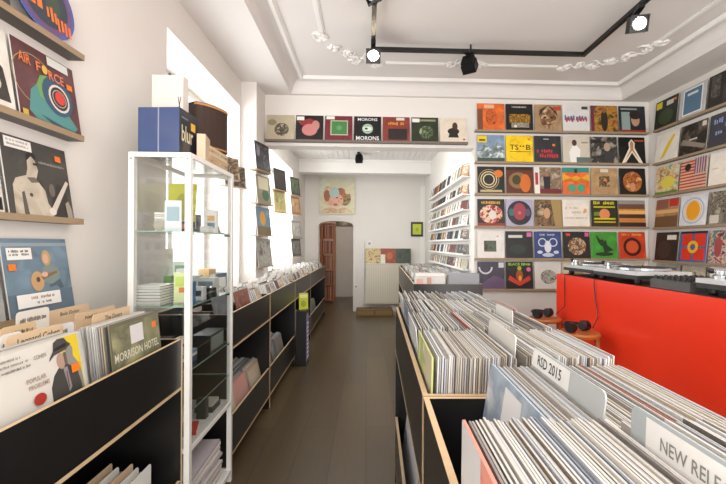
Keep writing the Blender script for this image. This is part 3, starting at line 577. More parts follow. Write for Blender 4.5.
for k, row in enumerate(lw):
    yE = onA(84, 200, 0, XL+.07).y
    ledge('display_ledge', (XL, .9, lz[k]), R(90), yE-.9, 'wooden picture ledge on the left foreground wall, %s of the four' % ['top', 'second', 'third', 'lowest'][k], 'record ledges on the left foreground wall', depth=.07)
    rt = [75, 79, 72, 73][k]
    y1 = onA(rt, 200, 0, XL+.05).y
    for j, (b_, sh, lab) in enumerate(row):
        dsc = b_ == 'DISC'
        o = put(disc_mesh(sh) if dsc else sleeve_mesh(b_, sh, .30, .30), 'picture_disc' if dsc else 'record_sleeve', (XL+.062, y1-.152-.318*j, lz[k]+.002), R(90), R(8.5)); tag(o, lab, 'record', 'records shown on the left foreground wall')

# ledges and sleeves on the pier and between the rear windows (left side, far)
def lside(px0, px1, ytop, ybot, base, sh, lab, X, ang=76):
    a = onA(px0, ybot, 0, X)
    w = .30; o = put(sleeve_mesh(base, sh, w, .30, name='record_sleeve'), 'record_sleeve', (a.x, a.y, a.z), R(ang), R(6))
    # small ledge below
    tag(o, lab, 'record', 'records shown on the pier and rear windows')
    lg = MB().box(-.16, .16, -.012, .075, -.014, -.001, LEDGE).build('display_ledge', None, a, (0, 0, R(ang)))
    tag(lg, 'small angled ledge under the ' + lab.split(' with')[0].split(',')[0], 'shelf', 'small angled ledges on the left piers')
P1 = XL+.17+.055
lside(264, 0, 0, 171, '#2c2a30', [('r', .1,.1,.9,.9,'n:57586a,2c2a30,9a97a0:8')], 'dark grey record sleeve, topmost on the white pier', P1)
lside(265, 0, 0, 203.5, '#8a876c', [('r', .15,.5,.85,.95,'#d6cfae'), ('e', .6,.3,.25,.2,'#3f6a4a')], 'olive and cream record sleeve, second on the white pier', P1)
lside(265, 0, 0, 235, '#6d8a9a', [('e', .45,.6,.2,.26,'#d59a3c'), ('r', 0,0,1,.3,'#7a6a4a')], 'blue and orange record sleeve, third on the white pier', P1)
lside(266, 0, 0, 266, '#9a9a94', [('r', .1,.1,.9,.9,'n:7e8078,b0aea4,5e5f58:10')], 'grey patterned record sleeve, lowest on the white pier', P1)
i = 0
for (px, yb_, X, c1, c2, nm) in ((281, 190, XL+.10, '#241d1b', '#35302c', 'black record sleeve hanging before the rear window, upper'),
        (281, 212, XL+.10, '#b9a66f', '#6e7a52', 'tan and green record sleeve hanging before the rear window, middle'),
        (284, 186.5, XL+.24, '#6a6a62', '#a9a394', 'grey record sleeve beside the black one before the rear window'),
        (296, 195, XL+.12, '#3b3e38', '#6b7a5a', 'dark olive record sleeve on the far pier, top'),
        (296.5, 214, XL+.12, '#9a6f4a', '#d0b48a', 'orange-brown record sleeve on the far pier, second'),
        (297, 238, XL+.12, '#8f8d88', '#c9c6be', 'silver grey record sleeve on the far pier, third'),
        (297, 256, XL+.12, '#4c4a48', '#8a8680', 'charcoal record sleeve on the far pier, lowest')):
    if i == 2: i += 1; continue
    lside(px, 0, 0, yb_, c1, [('r', .12,.12,.88,.88,'n:%s,%s:9' % (c1[1:], c2[1:]))], nm, X, 70); i += 1
# lamp in the rear of row: small box on the far ledge skipped

# ================================================================ CD WALL (faces -X, on the right side of the opening)
cz = [2.28, 2.065, 1.875, 1.69, 1.51, 1.325, 1.145]
cdmeshes = []
cdc = ['#2b2a2c', '#d8d4cc', '#54504c', '#8c8378', '#c9c5bd', '#7a3328', '#3b4a5c', '#b9772f', '#a5a29c', '#1d1c1d', '#e3dfd8', '#6b6258', '#97a08a', '#d5b9a0']
for k in range(28):
    c1, c2 = cdc[k % 14], cdc[(k*5+3) % 14]
    sh = [('r', .1, .0, 1, 1, c1), ('r', .25,.3,.85,.75, 'n:%s,%s:40' % (c2[1:], c1[1:])), ('r', .3,.84,.9,.92, c2)]
    cdmeshes.append(sleeve_mesh('#2a2a2c', sh, .14, .125, .009, '#bdbdbd', 'cd_case'))
ordw = ['nearest the viewer', 'second', 'third', 'fourth', 'fifth', 'sixth', 'seventh', 'eighth', 'ninth', 'tenth', 'eleventh', 'twelfth', 'thirteenth', 'fourteenth', 'fifteenth', 'sixteenth', 'seventeenth', 'eighteenth', 'nineteenth', 'twentieth']
rn7 = ['top', 'second', 'third', 'fourth', 'fifth', 'sixth', 'lowest']
colw = {'#2b2a2c': 'black', '#d8d4cc': 'off-white', '#54504c': 'dark grey', '#8c8378': 'taupe', '#c9c5bd': 'light grey', '#7a3328': 'dark red', '#3b4a5c': 'slate blue', '#b9772f': 'ochre', '#a5a29c': 'mid grey', '#1d1c1d': 'black', '#e3dfd8': 'white', '#6b6258': 'brown grey', '#97a08a': 'sage', '#d5b9a0': 'peach'}
for k, z in enumerate(cz):
    y0 = YB+.17; y1 = 7.25
    lg = MB().box(0, y1-y0, -.094, 0, -.012, 0, TRIM).box(0, y1-y0, -.094, -.090, 0, .014, TRIM).build('cd_rail', None, (XA, y1, z), (0, 0, R(-90)))
    tag(lg, 'white CD rail on the side wall of the opening, %s of the seven' % rn7[k], 'shelf', 'CD rails on the side wall')
    nn = 15
    for j in range(nn):
        me_i = rnd.randrange(28); me = cdmeshes[me_i]; y = y0+.12+j*(y1-y0-.2)/nn
        big = (k == 0)
        o = put(me, 'cd_case', (XA-.058, y, z+.003), R(-90+22), R(12))
        if big: o.scale = (1.15, 1, 1.4)
        tag(o, '%s CD case on the %s white rail, %s%s' % (colw[cdc[me_i % 14]], rn7[k], ordw[j], '' if j == 0 else ' from the near end'), 'CD', 'CDs shown on the white rails')

# ================================================================ RECORDS IN THE BROWSERS
bin_cols = ['#cdc9c3', '#b3afaa', '#a19c96', '#827e7a', '#d8d5cf', '#c2b9a9', '#8f897f', '#5f5b58', '#c9cacd', '#a9adb4', '#978b7a', '#d3cfc9', '#6f7985', '#b9a78d', '#45413e', '#a8564e']
bname = ['white', 'light grey', 'grey', 'mid grey', 'white', 'cream', 'grey', 'dark grey', 'white', 'light grey', 'tan', 'white', 'blue grey', 'tan', 'charcoal', 'red']
def bin_mesh(k):    # a sleeve standing in a crate: plane across local x, spine thickness along x, local y = length
    c = bin_cols[k]; mb = MB(); t = .0034; n2 = bin_cols[(k*7+4) % 16]
    mb.box(0, t, 0, .315, 0, .315, c, ['#8a8680', '#c4c1bb' if k % 3 == 1 else c, c, c, c, c])
    mb.box(-.0004, t+.0004, -.003, .318, -.002, .309, mat('#c9ccd0', .2)) if False else None
    draw(mb, [('r', .1,.1,.9,.9,'n:%s,%s:12' % (n2[1:], c[1:])), ('r', .12,.82,.4,.93,'#e9e7e2')], .315, .315, lambda u, v, d: (-d, .315-u*.315, v*.315))
    return mb.mesh('record_sleeve')
BM = [bin_mesh(k) for k in range(16)]
weights = [0,0,1,1,2,2,3,4,4,5,6,7,8,8,9,9,10,11,11,13,0,4,8,9,2,1,3,6,1,2,12,5,10,9,8]
GAPS = {}
def bin_row(P, rz, x0, x1, y0, zb, pitch, lean, label, group, zj=.005, sx=1, cap=None, lean2=None, stuff=None):
    """stack of sleeves along local x, from x0 to x1; P maps local (u,v,z) to world"""
    n = int((x1-x0)/pitch); k0 = None
    for i in range(n):
        f = i/max(1, n-1); u = x0+(x1-x0)*f; k = rnd.choice(weights)
        if P is isl and any(abs(u-g) < .0100 for g in GAPS.get(round(y0, 3), ())): continue
        if rnd.random() < .022: k = 15 if rnd.random() < .5 else 13
        ln = lean*(1-f)+(lean if lean2 is None else lean2)*f + R(rnd.uniform(-.12, .12))
        dz = rnd.uniform(-zj, zj); dy = rnd.uniform(-.003, .003)
        if stuff is not None:
            M = Matrix.Translation(P(u, y0+dy, zb+dz)) @ Matrix.Rotation(rz, 4, 'Z') @ Matrix.Rotation(ln, 4, 'Y')
            t = .0036 if pitch < .008 else .005
            c = bin_cols[k]; stuff.box(0, t, 0, .315, 0, .315, c, ['#8a8680', '#c4c1bb' if k % 3 == 1 else c, c, c, c, c], M)
            continue
        o = bpy.data.objects.new('record_sleeve', BM[k]); COL.objects.link(o)
        o.matrix_world = Matrix.Translation(P(u, y0+dy, zb+dz)) @ Matrix.Rotation(rz, 4, 'Z') @ Matrix.Rotation(ln, 4, 'Y')
        tag(o, bname[k] + ' ' + label + [', at the aisle end', ', in the middle', ', at the counter end'][min(2, int(f*3))], 'record', group)
ZB = CH-.291-.315    # bottoms of the sleeves in the island
G = 'record sleeves filed in the browsers'
R_ = lambda v: v
# island rows; v measured from the unit corner (v=0 at the joint of the two units)
zt = CH-.247
def isl_u(px, py, z):
    p = onA(px, py, 2, z); d = p - Vector((IX, IY, z)); return d.x*math.cos(IA)+d.y*math.sin(IA), -d.x*math.sin(IA)+d.y*math.cos(IA)
uN, uR, uC, uD = isl_u(634, 404, zt+.01)[0], isl_u(535, 345, zt)[0], isl_u(492, 320, zt-.004)[0], isl_u(498, 304, zt-.004)[0]
LN, LR, LC, LD = R(2), R(7.1), R(4), R(1.5)
rowv = {'A': -.672, 'B': -.336, 'C': .020, 'D': .360, 'E': .704, 'F': 1.046}
GAPS.update({round(rowv[k_], 3): (u_-h_*math.sin(l_),) for k_, u_, h_, l_ in (('A', uN, .36, LN), ('B', uR, .35, LR), ('C', uC, .33, LC), ('D', uD, .33, LD))})
bin_row(isl, IA, .026, IW-.085, rowv['A'], ZB+.010, .0056, R(.5), 'record sleeve seen by its edge, nearest island row', G, .004, lean2=R(3))
bin_row(isl, IA, .132, IW-.085, rowv['B'], ZB-.008, .0056, R(9), 'record sleeve seen by its edge, second island row', G, .004, lean2=R(3))
rest = MB()
bin_row(isl, IA, .030, IW-.080, rowv['C'], ZB, .0057, R(2), '', G, .005, lean2=R(3), stuff=rest)
bin_row(isl, IA, .045, IW-.080, rowv['D'], ZB, .0078, R(-5), '', G, .008, lean2=R(2), stuff=rest)
bin_row(isl, IA, .042, IW-.080, rowv['E'], ZB, .0085, R(-4), '', G, .010, lean2=R(2), stuff=rest)
bin_row(isl, IA, .055, IW-.080, rowv['F'], ZB, .0095, R(-7), '', G, .012, lean2=R(2), stuff=rest)
for v in (-.90, -.34, .05, .4, .74, 1.04): bin_row(isl, IA, .03, .25, v, .14, .009, R(8), '', G, .005, stuff=rest)
for v in (.40, .80, 1.2, 1.6, 2.0, 2.4, 2.8): bin_row(fisl, fa, .03, FW-.05, v-.0, IT+.045-.315, .010, R(6), '', G, .01, stuff=rest)
for v in (.04, .42, .8, 1.2, 1.6): bin_row(fisl, fa, .03, .25, v, .14, .012, R(8), '', G, .005, stuff=rest)
# special first covers of the rows
def cover(P, rz, u, v, zb, lean, base, sh, label, w=.315):
    mb = MB(); mb.box(0, .005, 0, w, 0, .315, base, ['#ccc']*0 or None)
    draw(mb, sh, w, .315, lambda a, b, d: (-d, w-a*w, b*.315))
    o = bpy.data.objects.new('record_sleeve', mb.mesh('record_sleeve')); COL.objects.link(o)
    o.matrix_world = Matrix.Translation(P(u, v, zb)) @ Matrix.Rotation(rz, 4, 'Z') @ Matrix.Rotation(lean, 4, 'Y')
    return tag(o, label, 'record', 'front sleeves of the browser rows')
cover(isl, IA, .019, rowv['C'], ZB-.002, R(1), '#b9b97a', [('r', .0,.0,.6,1,'n:e3e2a0,9fb06a,e9e6d6:10'), ('r', .6,0,1,1,'#c9c2a4')], 'yellow and green record sleeve at the aisle end of the third island row')
cover(isl, IA, .118, rowv['B'], ZB, R(9), '#a9b8c6', [('r', 0,0,1,1,'n:c3d0da,8ea3b8,dfe4e8:7'), ('r', .36,.62,.66,.95,'#e9ecef'), ('r', .38,.56,.6,.6,'#6f8aa8'), ('e', .86,.62,.07,.06,'#b89a4c')], 'pale blue record sleeve with white price label leaning in the second island row')
cover(isl, IA, .0165, rowv['A'], ZB+.010, R(.5), '#d98f80', [('r', 0,0,.35,1,'#c9c9c9'), ('r', .35,.0,1,.92,'#dc9483')], 'salmon pink record sleeve at the aisle end of the nearest island row')

# divider cards
def divider(P, rz, u, v, w, zt, h, base, label, txt=None, tcol='#3d3b39', white=None, t=.003, grp='divider cards in the browsers', side=1, lean=0, tx=None, wv=0):
    """upright card; side=1 shows its face to -x of the local frame (the aisle), side=-1 to +x"""
    o = bpy.data.objects.new('divider_card', None)
    mb = MB(); r = .012
    pts = [(0, 0), (w, 0), (w, h-r), (w-r*.3, h-r*.3), (w-r, h), (r, h), (r*.3, h-r*.3), (0, h-r)]
    a = [(-t/2, y, z) for y, z in pts]; b = [(t/2, y, z) for y, z in pts]
    mb.poly(a, base); mb.poly(list(reversed(b)), base)
    for i in range(len(pts)):
        j = (i+1) % len(pts); mb.poly([a[j], a[i], b[i], b[j]], base)
    def T(uu, vv, d): return (-t/2-d, w-uu*w, vv*h) if side == 1 else (t/2+d, uu*w, vv*h)
    sh = []
    if white: sh.append(('r', *white, '#eeeeec'))
    if txt: sh.append(('t', txt, *tx, tcol))
    elif tx: sh.append(('w', *tx, tcol))
    draw(mb, sh, w, h, T, .0005)
    o = bpy.data.objects.new('divider_card', mb.mesh('divider_card')); COL.objects.link(o)
    o.matrix_world = Matrix.Translation(P(u, v, zt-h)) @ Matrix.Rotation(rz, 4, 'Z') @ Matrix.Rotation(lean, 4, 'Y')
    return tag(o, label, 'divider', grp)
def isl_u(px, py, z): 
    p = onA(px, py, 2, z); d = p - Vector((IX, IY, z)); return d.x*math.cos(IA)+d.y*math.sin(IA), -d.x*math.sin(IA)+d.y*math.cos(IA)
zt = CH-.247
u, v = isl_u(535, 345, zt); u2, v2 = isl_u(613, 391, zt); print('RSD', u, v, u2, v2)
divider(isl, IA, uR-.35*math.sin(LR), max(v2, -.33), min(v, -.022)-max(v2, -.33), zt, .35, '#b9bfc0', 'grey divider with white tab reading RSD 2015 in the second island row', 'RSD 2015', '#2f2f33', (.0, .87, .60, .99), tx=(.10, .895, .39, .068), lean=LR)
u, v = isl_u(634, 404, zt+.01); print('NEW', u, v)
divider(isl, IA, uN-.36*math.sin(LN), -.400-.27, .27, zt+.01, .36, '#aeb6ba', 'grey divider with long white label NEW RELEASES in the nearest island row', 'NEW RELEASES', '#8d8c86', (.12, .85, .99, .985), tx=(.225, .893, .49, .050), lean=LN)
for (uu_, ll_, va_, vb_, lab) in ((uC, LC, .08, .33, 'blank white divider in the third island row'), (uD, LD, .47, .67, 'blank white divider in the fourth island row')):
    u, v, v2 = uu_-.33*math.sin(ll_), vb_, va_
    divider(isl, IA, u, v2, v-v2, zt-.004, .33, '#dddbd6', lab, lean=ll_)

# ---- left foreground browser
XW = lambda u, v, z: Vector((XF-.03-u, v, z))      # u grows towards the wall
def lrow(x0, x1, y, zb, pitch, lean, label, stuff=None, zj=.004):
    n = int((x1-x0)/pitch)
    for i in range(n):
        u = x0+i*pitch; k = rnd.choice(weights); ln = -lean; yy_ = y+rnd.uniform(-.004, .004); dz = rnd.uniform(-zj, zj)
        M = Matrix.Translation((XF-.03-u, yy_, zb+dz)) @ Matrix.Rotation(R(180), 4, 'Z') @ Matrix.Translation((0, -.315, 0)) @ Matrix.Rotation(lean*1.0, 4, 'Y')
        if stuff is not None:
            c = bin_cols[k]; stuff.box(0, .0045, 0, .315, 0, .315, c, ['#8a8680', '#c4c1bb' if k % 3 == 1 else c, c, c, c, c], M); continue
        o = bpy.data.objects.new('record_sleeve', BM[k]); COL.objects.link(o); o.matrix_world = M
        tag(o, bname[k]+' '+label, 'record', G)
def lcover(u, y, zb, lean, base, sh, label, ry=0):
    mb = MB(); mb.box(0, .005, 0, .315, 0, .315, base); draw(mb, sh, .315, .315, lambda a, b, d: (-d, .315-a*.315, b*.315))
    o = bpy.data.objects.new('record_sleeve', mb.mesh('record_sleeve')); COL.objects.link(o)
    o.matrix_world = Matrix.Translation((XF-.03-u, y, zb)) @ Matrix.Rotation(R(180)+ry, 4, 'Z') @ Matrix.Translation((0, -.315, 0)) @ Matrix.Rotation(lean, 4, 'Y')
    return tag(o, label, 'record', 'front sleeves of the browser rows')
ZL = 1.160-.315
lcover(-.008, 1.385, ZL, R(6), '#6c6a55', [('r', .02,.3,.98,.96,'n:8f8d68,6c6a55,a8a47c:7'), ('r', .36,.70,.62,.92,'#dcd6d6'), stk(.82,.8), ('t', 'MORRISON HOTEL', .04,.555,.9,.10,'#ddd9c4')], 'olive record sleeve with pale lettering in the left foreground browser')
lrow(.006, .105, 1.385, ZL-.006, .0085, R(6), 'record sleeve behind the olive one in the left foreground browser')
lcover(-.008, .955, ZL+.012, R(10), '#c9c3b8', [('r', .02,.02,.97,.98,'#d5cfc6'), ('r', .76,.0,.97,.98,'#dcc22c'), ('p', [(.8,.3),(.8,.86),(.84,.93),(.89,.86),(.88,.78),(.93,.7),(.96,.6),(.96,.3)], '#8f8a84'), ('p', [(.57,.3),(.58,.56),(.63,.66),(.70,.72),(.80,.72),(.90,.66),(.93,.5),(.93,.3)], '#454240'), ('p', [(.74,.7),(.79,.7),(.81,.5),(.77,.46)], '#8f8a8a'), ('e', .728,.77,.05,.075,'#b08f7c'), ('p', [(.765,.72),(.765,.84),(.80,.84),(.80,.72)], '#6a5f58'), ('p', [(.60,.80),(.66,.84),(.80,.86),(.87,.90),(.83,.93),(.80,.975),(.72,.98),(.67,.955),(.655,.88),(.61,.83)], '#4a4745'), ('p', [(.655,.875),(.66,.90),(.81,.925),(.82,.89)], '#2c2a29'), ('r', .765,.5,.775,.66,'#7a3040'), stk(.83,.62), ('t', 'POPULAR', .34,.68,.20,.04,'#a08a7a'), ('t', 'PROBLEMS', .35,.62,.215,.04,'#a08a7a'), ('t', 'COHEN', .44,.86,.13,.035,'#857a70'), ('e', .44,.52,.065,.05,'#a8342c'), ('w', .02,.915,.30,.022,'#8a8279'), ('w', .02,.87,.36,.022,'#8a8279'), ('w', .08,.825,.32,.022,'#6f6862')], 'pale record sleeve with a man in a hat on yellow, left foreground browser')
lrow(.006, .075, .975, ZL+.0, .0085, R(9), 'record sleeve behind the yellow-edged one in the left foreground browser')
KR = '#dcc09e'
Lp = lambda u, v, z: Vector((u, v, z))
def ldiv(px0, px1, py0, py1, X, base, label, txt=None, h=.34, tx=(.1, .88, .8, .06), tcol='#5a4a3c', lean=-.1):
    a = onA(px0, py0, 0, X); b = onA(px1, py1, 0, X); zt_ = (a.z+b.z)/2
    divider(Lp, 0, X, a.y, b.y-a.y, zt_, h, base, label, txt, tcol, side=-1, tx=tx, t=.002, grp='divider cards in the left foreground browser')
ldiv(5, 63, 337, 323, -.995, KR, 'kraft divider card behind the sleeve with the hatted man', 'Leonard Cohen', tx=(.18, .905, .74, .055))
ldiv(92, 130, 315, 305.5, -1.02, KR, 'kraft divider card behind the olive sleeve, right of the others', 'The Doors', tx=(.3, .90, .45, .055))
ldiv(75, 115, 314, 305, -1.10, KR, 'kraft divider card half hidden at the centre of the left foreground browser', 'Neil Young', tx=(.22, .90, .5, .055))
ldiv(47, 89, 311, 303, -1.22, KR, 'kraft divider card near the wall in the left foreground browser', 'Bob Dylan', tx=(.28, .90, .45, .055))
ldiv(0, 36, 329, 320, -1.10, '#e2c49c', 'short kraft divider card at the left edge of the photo', None, tx=(.3, .90, .6, .05))
ldiv(16, 49, 312, 307, -1.17, '#e8e2d8', 'white divider card near the wall below the guitarist sleeve', None, tx=(.1, .88, .8, .05))
ldiv(60, 74, 326, 320, -1.04, '#e6e6e4', 'small white tab divider between the kraft cards', None, tx=(.2, .90, .3, .05))
ldiv(0, 22, 335, 331, -1.03, '#efece6', 'white divider card at the left edge of the photo')
rest2 = rest
lrow(.15, .37, 1.385, ZL-.042, .008, R(5), '', rest); lrow(.14, .34, .96, ZL-.042, .008, R(9), '', rest); lrow(.03, .34, .60, ZL, .01, R(9), '', rest)
# lower crate in the foreground
def low_cover(u, y, base, sh, lab): return lcover(u, y, .147, R(10), base, sh, lab)
low_cover(.02, 1.40, '#dcc01e', [('r', .06,.0,.94,.93,'#e0c41f'), ('w', .2,.7,.6,.1,'#4d4520')], 'yellow record sleeve in the lower left foreground crate')
lrow(.035, .20, 1.40, .147, .010, R(10), 'record sleeve in the lower left foreground crate behind the yellow one')
for i, (dx, dy, b_, tt) in enumerate(((.05, 1.43, '#e6e3dc', 'Tangerine'), (.085, 1.40, '#dfdcd6', 'Rock'), (.12, 1.42, KR, 'Pop'), (.16, 1.39, '#e9e6df', 'Folk'), (.20, 1.41, KR, 'Jazz'))):
    divider(Lp, 0, XF-.03-dx, dy-.02, .29, .50+.004*i, .34, b_, '%s divider card, %s from the aisle in the lower left foreground crate' % ('kraft' if b_ == KR else 'white', ['first', 'second', 'third', 'fourth', 'fifth'][i]), None, side=-1, tx=(.1, .9, .4, .05), wv=1, t=.002, grp='divider cards in the left foreground browser')
lrow(.03, .25, .99, .147, .009, R(10), '', rest)

# ---- left row beyond the case: sleeves first, then CDs
lcover(.0, 2.766, TB+.10-.315, R(12), '#8d5a4c', [('r', .1,.1,.9,.9,'n:b06a58,6d4438,c9a090:10')], 'brick red record sleeve at the front of the first crate beyond the glass case')
lcover(.02, 2.428, TB+.10-.315, R(12), '#7b7f86', [('r', .1,.1,.9,.9,'n:9aa0a8,5d6068:10')], 'grey record sleeve beside the brick red one beyond the glass case')
cdb = []
for k in range(14):
    c1, c2 = cdc[k], cdc[(k*5+3) % 14]; mb = MB()
    mb.box(0, .009, 0, .14, 0, .125, '#d9d9d6', [None, '#e2e2e0', None, None, None, c1])
    mb.poly([(-.0004, .128, .004), (-.0004, .002, .004), (-.0004, .002, .121), (-.0004, .128, .121)], 'n:%s,%s:30' % (c2[1:], c1[1:]))
    cdb.append(mb.mesh('cd_case'))
nc = 0; mixs = MB()
col = 0; cols = []
for cr_ in crossings:
    for a_, b_ in zip(cr_[:-1], cr_[1:]):
        w_ = b_-a_-.012; n_ = int(w_/.152)
        for i_ in range(n_): cols.append(a_+.006+(w_-n_*.148)/2+i_*.148+.004)
for y in [c_ for c_ in cols if c_ > 3.09]:
    if True:
        wh = 'first' if y < 3.42 else 'second' if y < 4.6 else 'third' if y < 5.85 else 'farthest'
        dd = .42 if not (3.4 < y < 4.6) else .26
        ln = R(rnd.uniform(14, 24))
        for j in range(26):
            u = .0+j*.0146
            if u > dd-.03: break
            up = .02 + .035*(j > 6)
            M = Matrix.Translation((XF-.03-u, y+rnd.uniform(-.004, .004), TB-.05+rnd.uniform(-.0015, .0015)+(.012 if j > 3 else 0))) @ Matrix.Rotation(R(180), 4, 'Z') @ Matrix.Translation((0, -.14, 0)) @ Matrix.Rotation(ln, 4, 'Y')
            k = rnd.randrange(14)
            if j < 6:
                o = bpy.data.objects.new('cd_case', cdb[k]); COL.objects.link(o); o.matrix_world = M
                tag(o, '%s CD case near the front of the %s left browser beyond the glass case' % (colw[cdc[k]], wh), 'CD', 'CDs standing in the left browsers')
                nc += 1
            else:
                mixs.box(0, .009, 0, .14, 0, .125, '#dfdedb', ['#8a8680', '#e6e5e2', None, None, None, cdc[k]], M)
        for j, u in enumerate((.07, .15, .23)):
            if u > dd-.05: continue
            divider(Lp, 0, XF-.03-u-.03, y+.0, .13, TB+.115+rnd.uniform(-.01, .015), .15, '#efedea', 'white divider card among the CDs of the %s left browser beyond the case' % wh, side=-1, t=.002, grp='white divider cards among the CDs')
print('cds', nc)
tag(mixs.build('packed_cd_cases'), 'CD cases packed behind the front ones in the left browsers', 'CDs', None, 'stuff')
# lower crates of the left row
lcover(.0, 2.43, .145, R(12), '#cdbb9e', [('r', .05,.05,.95,.95,'#d9c9ae'), ('r', .2,.5,.8,.9,'#b9a284')], 'cream record sleeve at the front of the lower crate nearest the glass case')
lrow(.02, .30, 2.43, .145, .0098, R(12), '', rest, .005)
lcover(.0, 2.755, .145, R(16), '#c98f84', [('r', .05,.05,.95,.95,'#d3a196')], 'pink record sleeve in the lower crate right beyond the glass case')
for (y0, x1, n) in ((3.08, .28, 1), (3.5, .12, 1), (4.05, .165, 1), (4.72, .3, 1), (5.1, .3, 1), (5.5, .3, 1), (6.0, .25, 1), (6.4, .25, 1), (6.8, .25, 1)):
    lrow(.02, x1, y0, .145, .010, R(12), '', rest, .01)
lrow(.02, .30, 2.755, .145, .0095, R(16), '', rest, .005)
lcover(.0, 3.082, .145, R(14), '#b8a48c', [('r', .1,.1,.9,.9,'#cdbfa8')], 'tan record sleeve in the lower crate beyond the pink one')
tag(rest.build('packed_record_sleeves'), 'record sleeves packed in the farther rows and lower crates', 'records', None, 'stuff')
# far unit end sleeves facing the viewer
for i, (u0, b_, sh, lab) in enumerate(((.012, '#cbc9c3', [('r', .06,.5,.28,.8,'#d9a48c'), ('r', .4,.55,.55,.85,'#b98f74'), ('r', .3,.12,.8,.2,'#5a5a56'), ('r', .04,.9,.96,.98,'#e4e2de')], 'pale record sleeve with small labels facing the viewer, end of the far browser'),
        (.345, '#8c8f94', [('r', .3,.5,.62,.84,'#e2e2e4'), ('r', .03,.03,.97,.97,'#8c8f94')], 'grey record sleeve with white label facing the viewer, end of the far browser'))):
    p = fisl(u0+.155, .05, IT+.105-.305)
    o = put(sleeve_mesh(b_, sh, .30, .305), 'record_sleeve', p, fa, R(4)); tag(o, lab, 'record', 'front sleeves of the browser rows')
    for q in range(5):
        p = fisl(u0+.155, .062+.012*q, IT+.098-.305+.004*(q % 2))
        o = put(sleeve_mesh(bin_cols[(q*3+i) % 15], (), .30, .305), 'record_sleeve', p, fa, R(4)); tag(o, '%s record sleeve behind the %s front one at the end of the far browser' % (bname[(q*3+i) % 15], ['pale', 'grey'][i]), 'record', 'sleeves at the end of the far browser')

# ================================================================ GLASS DISPLAY CASE
CY0, CY1_ = 1.822, 2.40
cx1 = onA(190, 300, 1, CY0).x+.0; cx0 = onA(127.5, 300, 1, CY0).x; cz1 = onA(160, 152, 1, CY0).z
cy2 = onA(233, 300, 0, cx1).y
print('case', cx0, cx1, CY0, cy2, cz1)
CY1_ = cy2
case = empty('display_case', ((cx0+cx1)/2, (CY0+CY1_)/2, 0), 0, 'tall white-framed glass display case full of small items left of the aisle', 'display case')
hx = (cx1-cx0)/2; hy = (CY1_-CY0)/2; pw = .026
for sx in (-1, 1):
    for sy in (-1, 1):
        MB().box(sx*hx, sx*(hx-pw), sy*hy, sy*(hy-pw), 0, cz1, METAL).blob((sx*(hx-pw/2), sy*hy, cz1-.03), (.005, .003, .005), CHROME, 6, 4).build('post', case)
for z0, nm in ((cz1-.022, 'top_frame'), (.47, 'shelf_frame'), (.05, 'base_frame')):
    m = MB(); h_ = .022
    for sy in (-1, 1): m.box(-hx+pw, hx-pw, sy*hy, sy*(hy-.014), z0, z0+h_, METAL)
    for sx in (-1, 1): m.box(sx*hx, sx*(hx-.014), -hy+pw, hy-pw, z0, z0+h_, METAL)
    m.build(nm, case)
MB().box(-hx+.014, hx-.014, -hy+.014, hy-.014, .472, .486, METAL).build('white_shelf', case)
MB().box(-hx+.014, hx-.014, -hy+.014, hy-.014, .05, .065, METAL).build('base_panel', case)
MB().box(-hx+.014, hx-.014, -hy+.014, hy-.014, cz1-.010, cz1-.002, GLASS).build('glass_top', case)
for a in ((-hx+.004, -hx+.008, -hy+pw, hy-pw), (hx-.008, hx-.004, -hy+pw, hy-pw)): MB().box(*a, .49, cz1-.022, GLASS).build('glass_side', case)
MB().box(-hx+pw, hx-pw, -hy+.004, -hy+.008, .49, cz1-.022, GLASS).build('glass_side', case)
shz = [1.51, 1.165, .84, .66]
shz = [onA(195, 231, 1, CY0).z, onA(195, 307, 1, CY0).z, onA(200, 372, 1, CY0).z, .655]
GSH = tex_mat('glass_edge', '#8fb5a4', '#9bbfae', 5, .1)
for z in shz:
    m = MB().box(-hx+.010, hx-.010, -hy+.012, hy-.012, z-.005, z, GLASS, [None, None, GSH, GSH, GSH, GSH]); m.build('glass_shelf', case)
for z in shz[:2]+shz[2:3]:
    MB().box(hx-.045, hx-.012, hy-.03, hy-.016, z-.018, z-.006, BLK).build('shelf_clip', case)
ccx, ccy = (cx0+cx1)/2, (CY0+CY1_)/2
ctxt = 'small items in the glass case'
def item(name, x, y, z, mb, label, cat, rz=0):
    o = mb.build(name, None, (ccx+x, ccy+y, z+.0005), (0, 0, rz)); return tag(o, label, cat, ctxt)
def bx(w, d, h, m, ms=None): return MB().box(-w/2, w/2, -d/2, d/2, 0, h, m, ms)
S0, S1, S2, S3 = shz; SB = .486
# top shelf
o = put(sleeve_mesh('#c3c227', [('e', .5,.5,.25,.3,'#a3a51e'), ('r', .1,.1,.4,.2,'#e6e38a')], .15, .27), 'record_sleeve', (ccx-.05, ccy+.02, S0+.001), 0, R(6)); tag(o, 'yellow-green printed sleeve standing on the top glass shelf', 'record', ctxt)
m = MB()
for i in range(9): m.box(-.035+.0008*(i % 2), .035, -.03, .03, .011*i, .011*i+.009, ['#efeee9', '#d8d6d0'][i % 2])
item('tape_stack', -.072, -.1, S0, m, 'stack of white cassette cases at the left of the top glass shelf', 'cassettes')
m = MB(); m.tube([(-.045, 0, .03)]+[(-.05*math.cos(math.pi*a/10), 0, .04+.07*math.sin(math.pi*a/10)) for a in range(11)]+[(.045, 0, .03)], .006, '#c9c4b8', 6)
m.tube([(-.05, -.014, .032), (-.05, .014, .032)], .03, '#b9b3a6', 12); m.tube([(.05, -.014, .032), (.05, .014, .032)], .03, '#b9b3a6', 12)
item('headphones', -.03, -.12, S0, m, 'beige headphones standing on the top glass shelf', 'headphones')
m = bx(.07, .04, .05, '#26282c'); m.box(-.02, .02, -.0215, -.02, .015, .04, '#d8765a'); item('boxed_cartridge', .05, -.13, S0, m, 'small black box with salmon label on the top glass shelf', 'box')
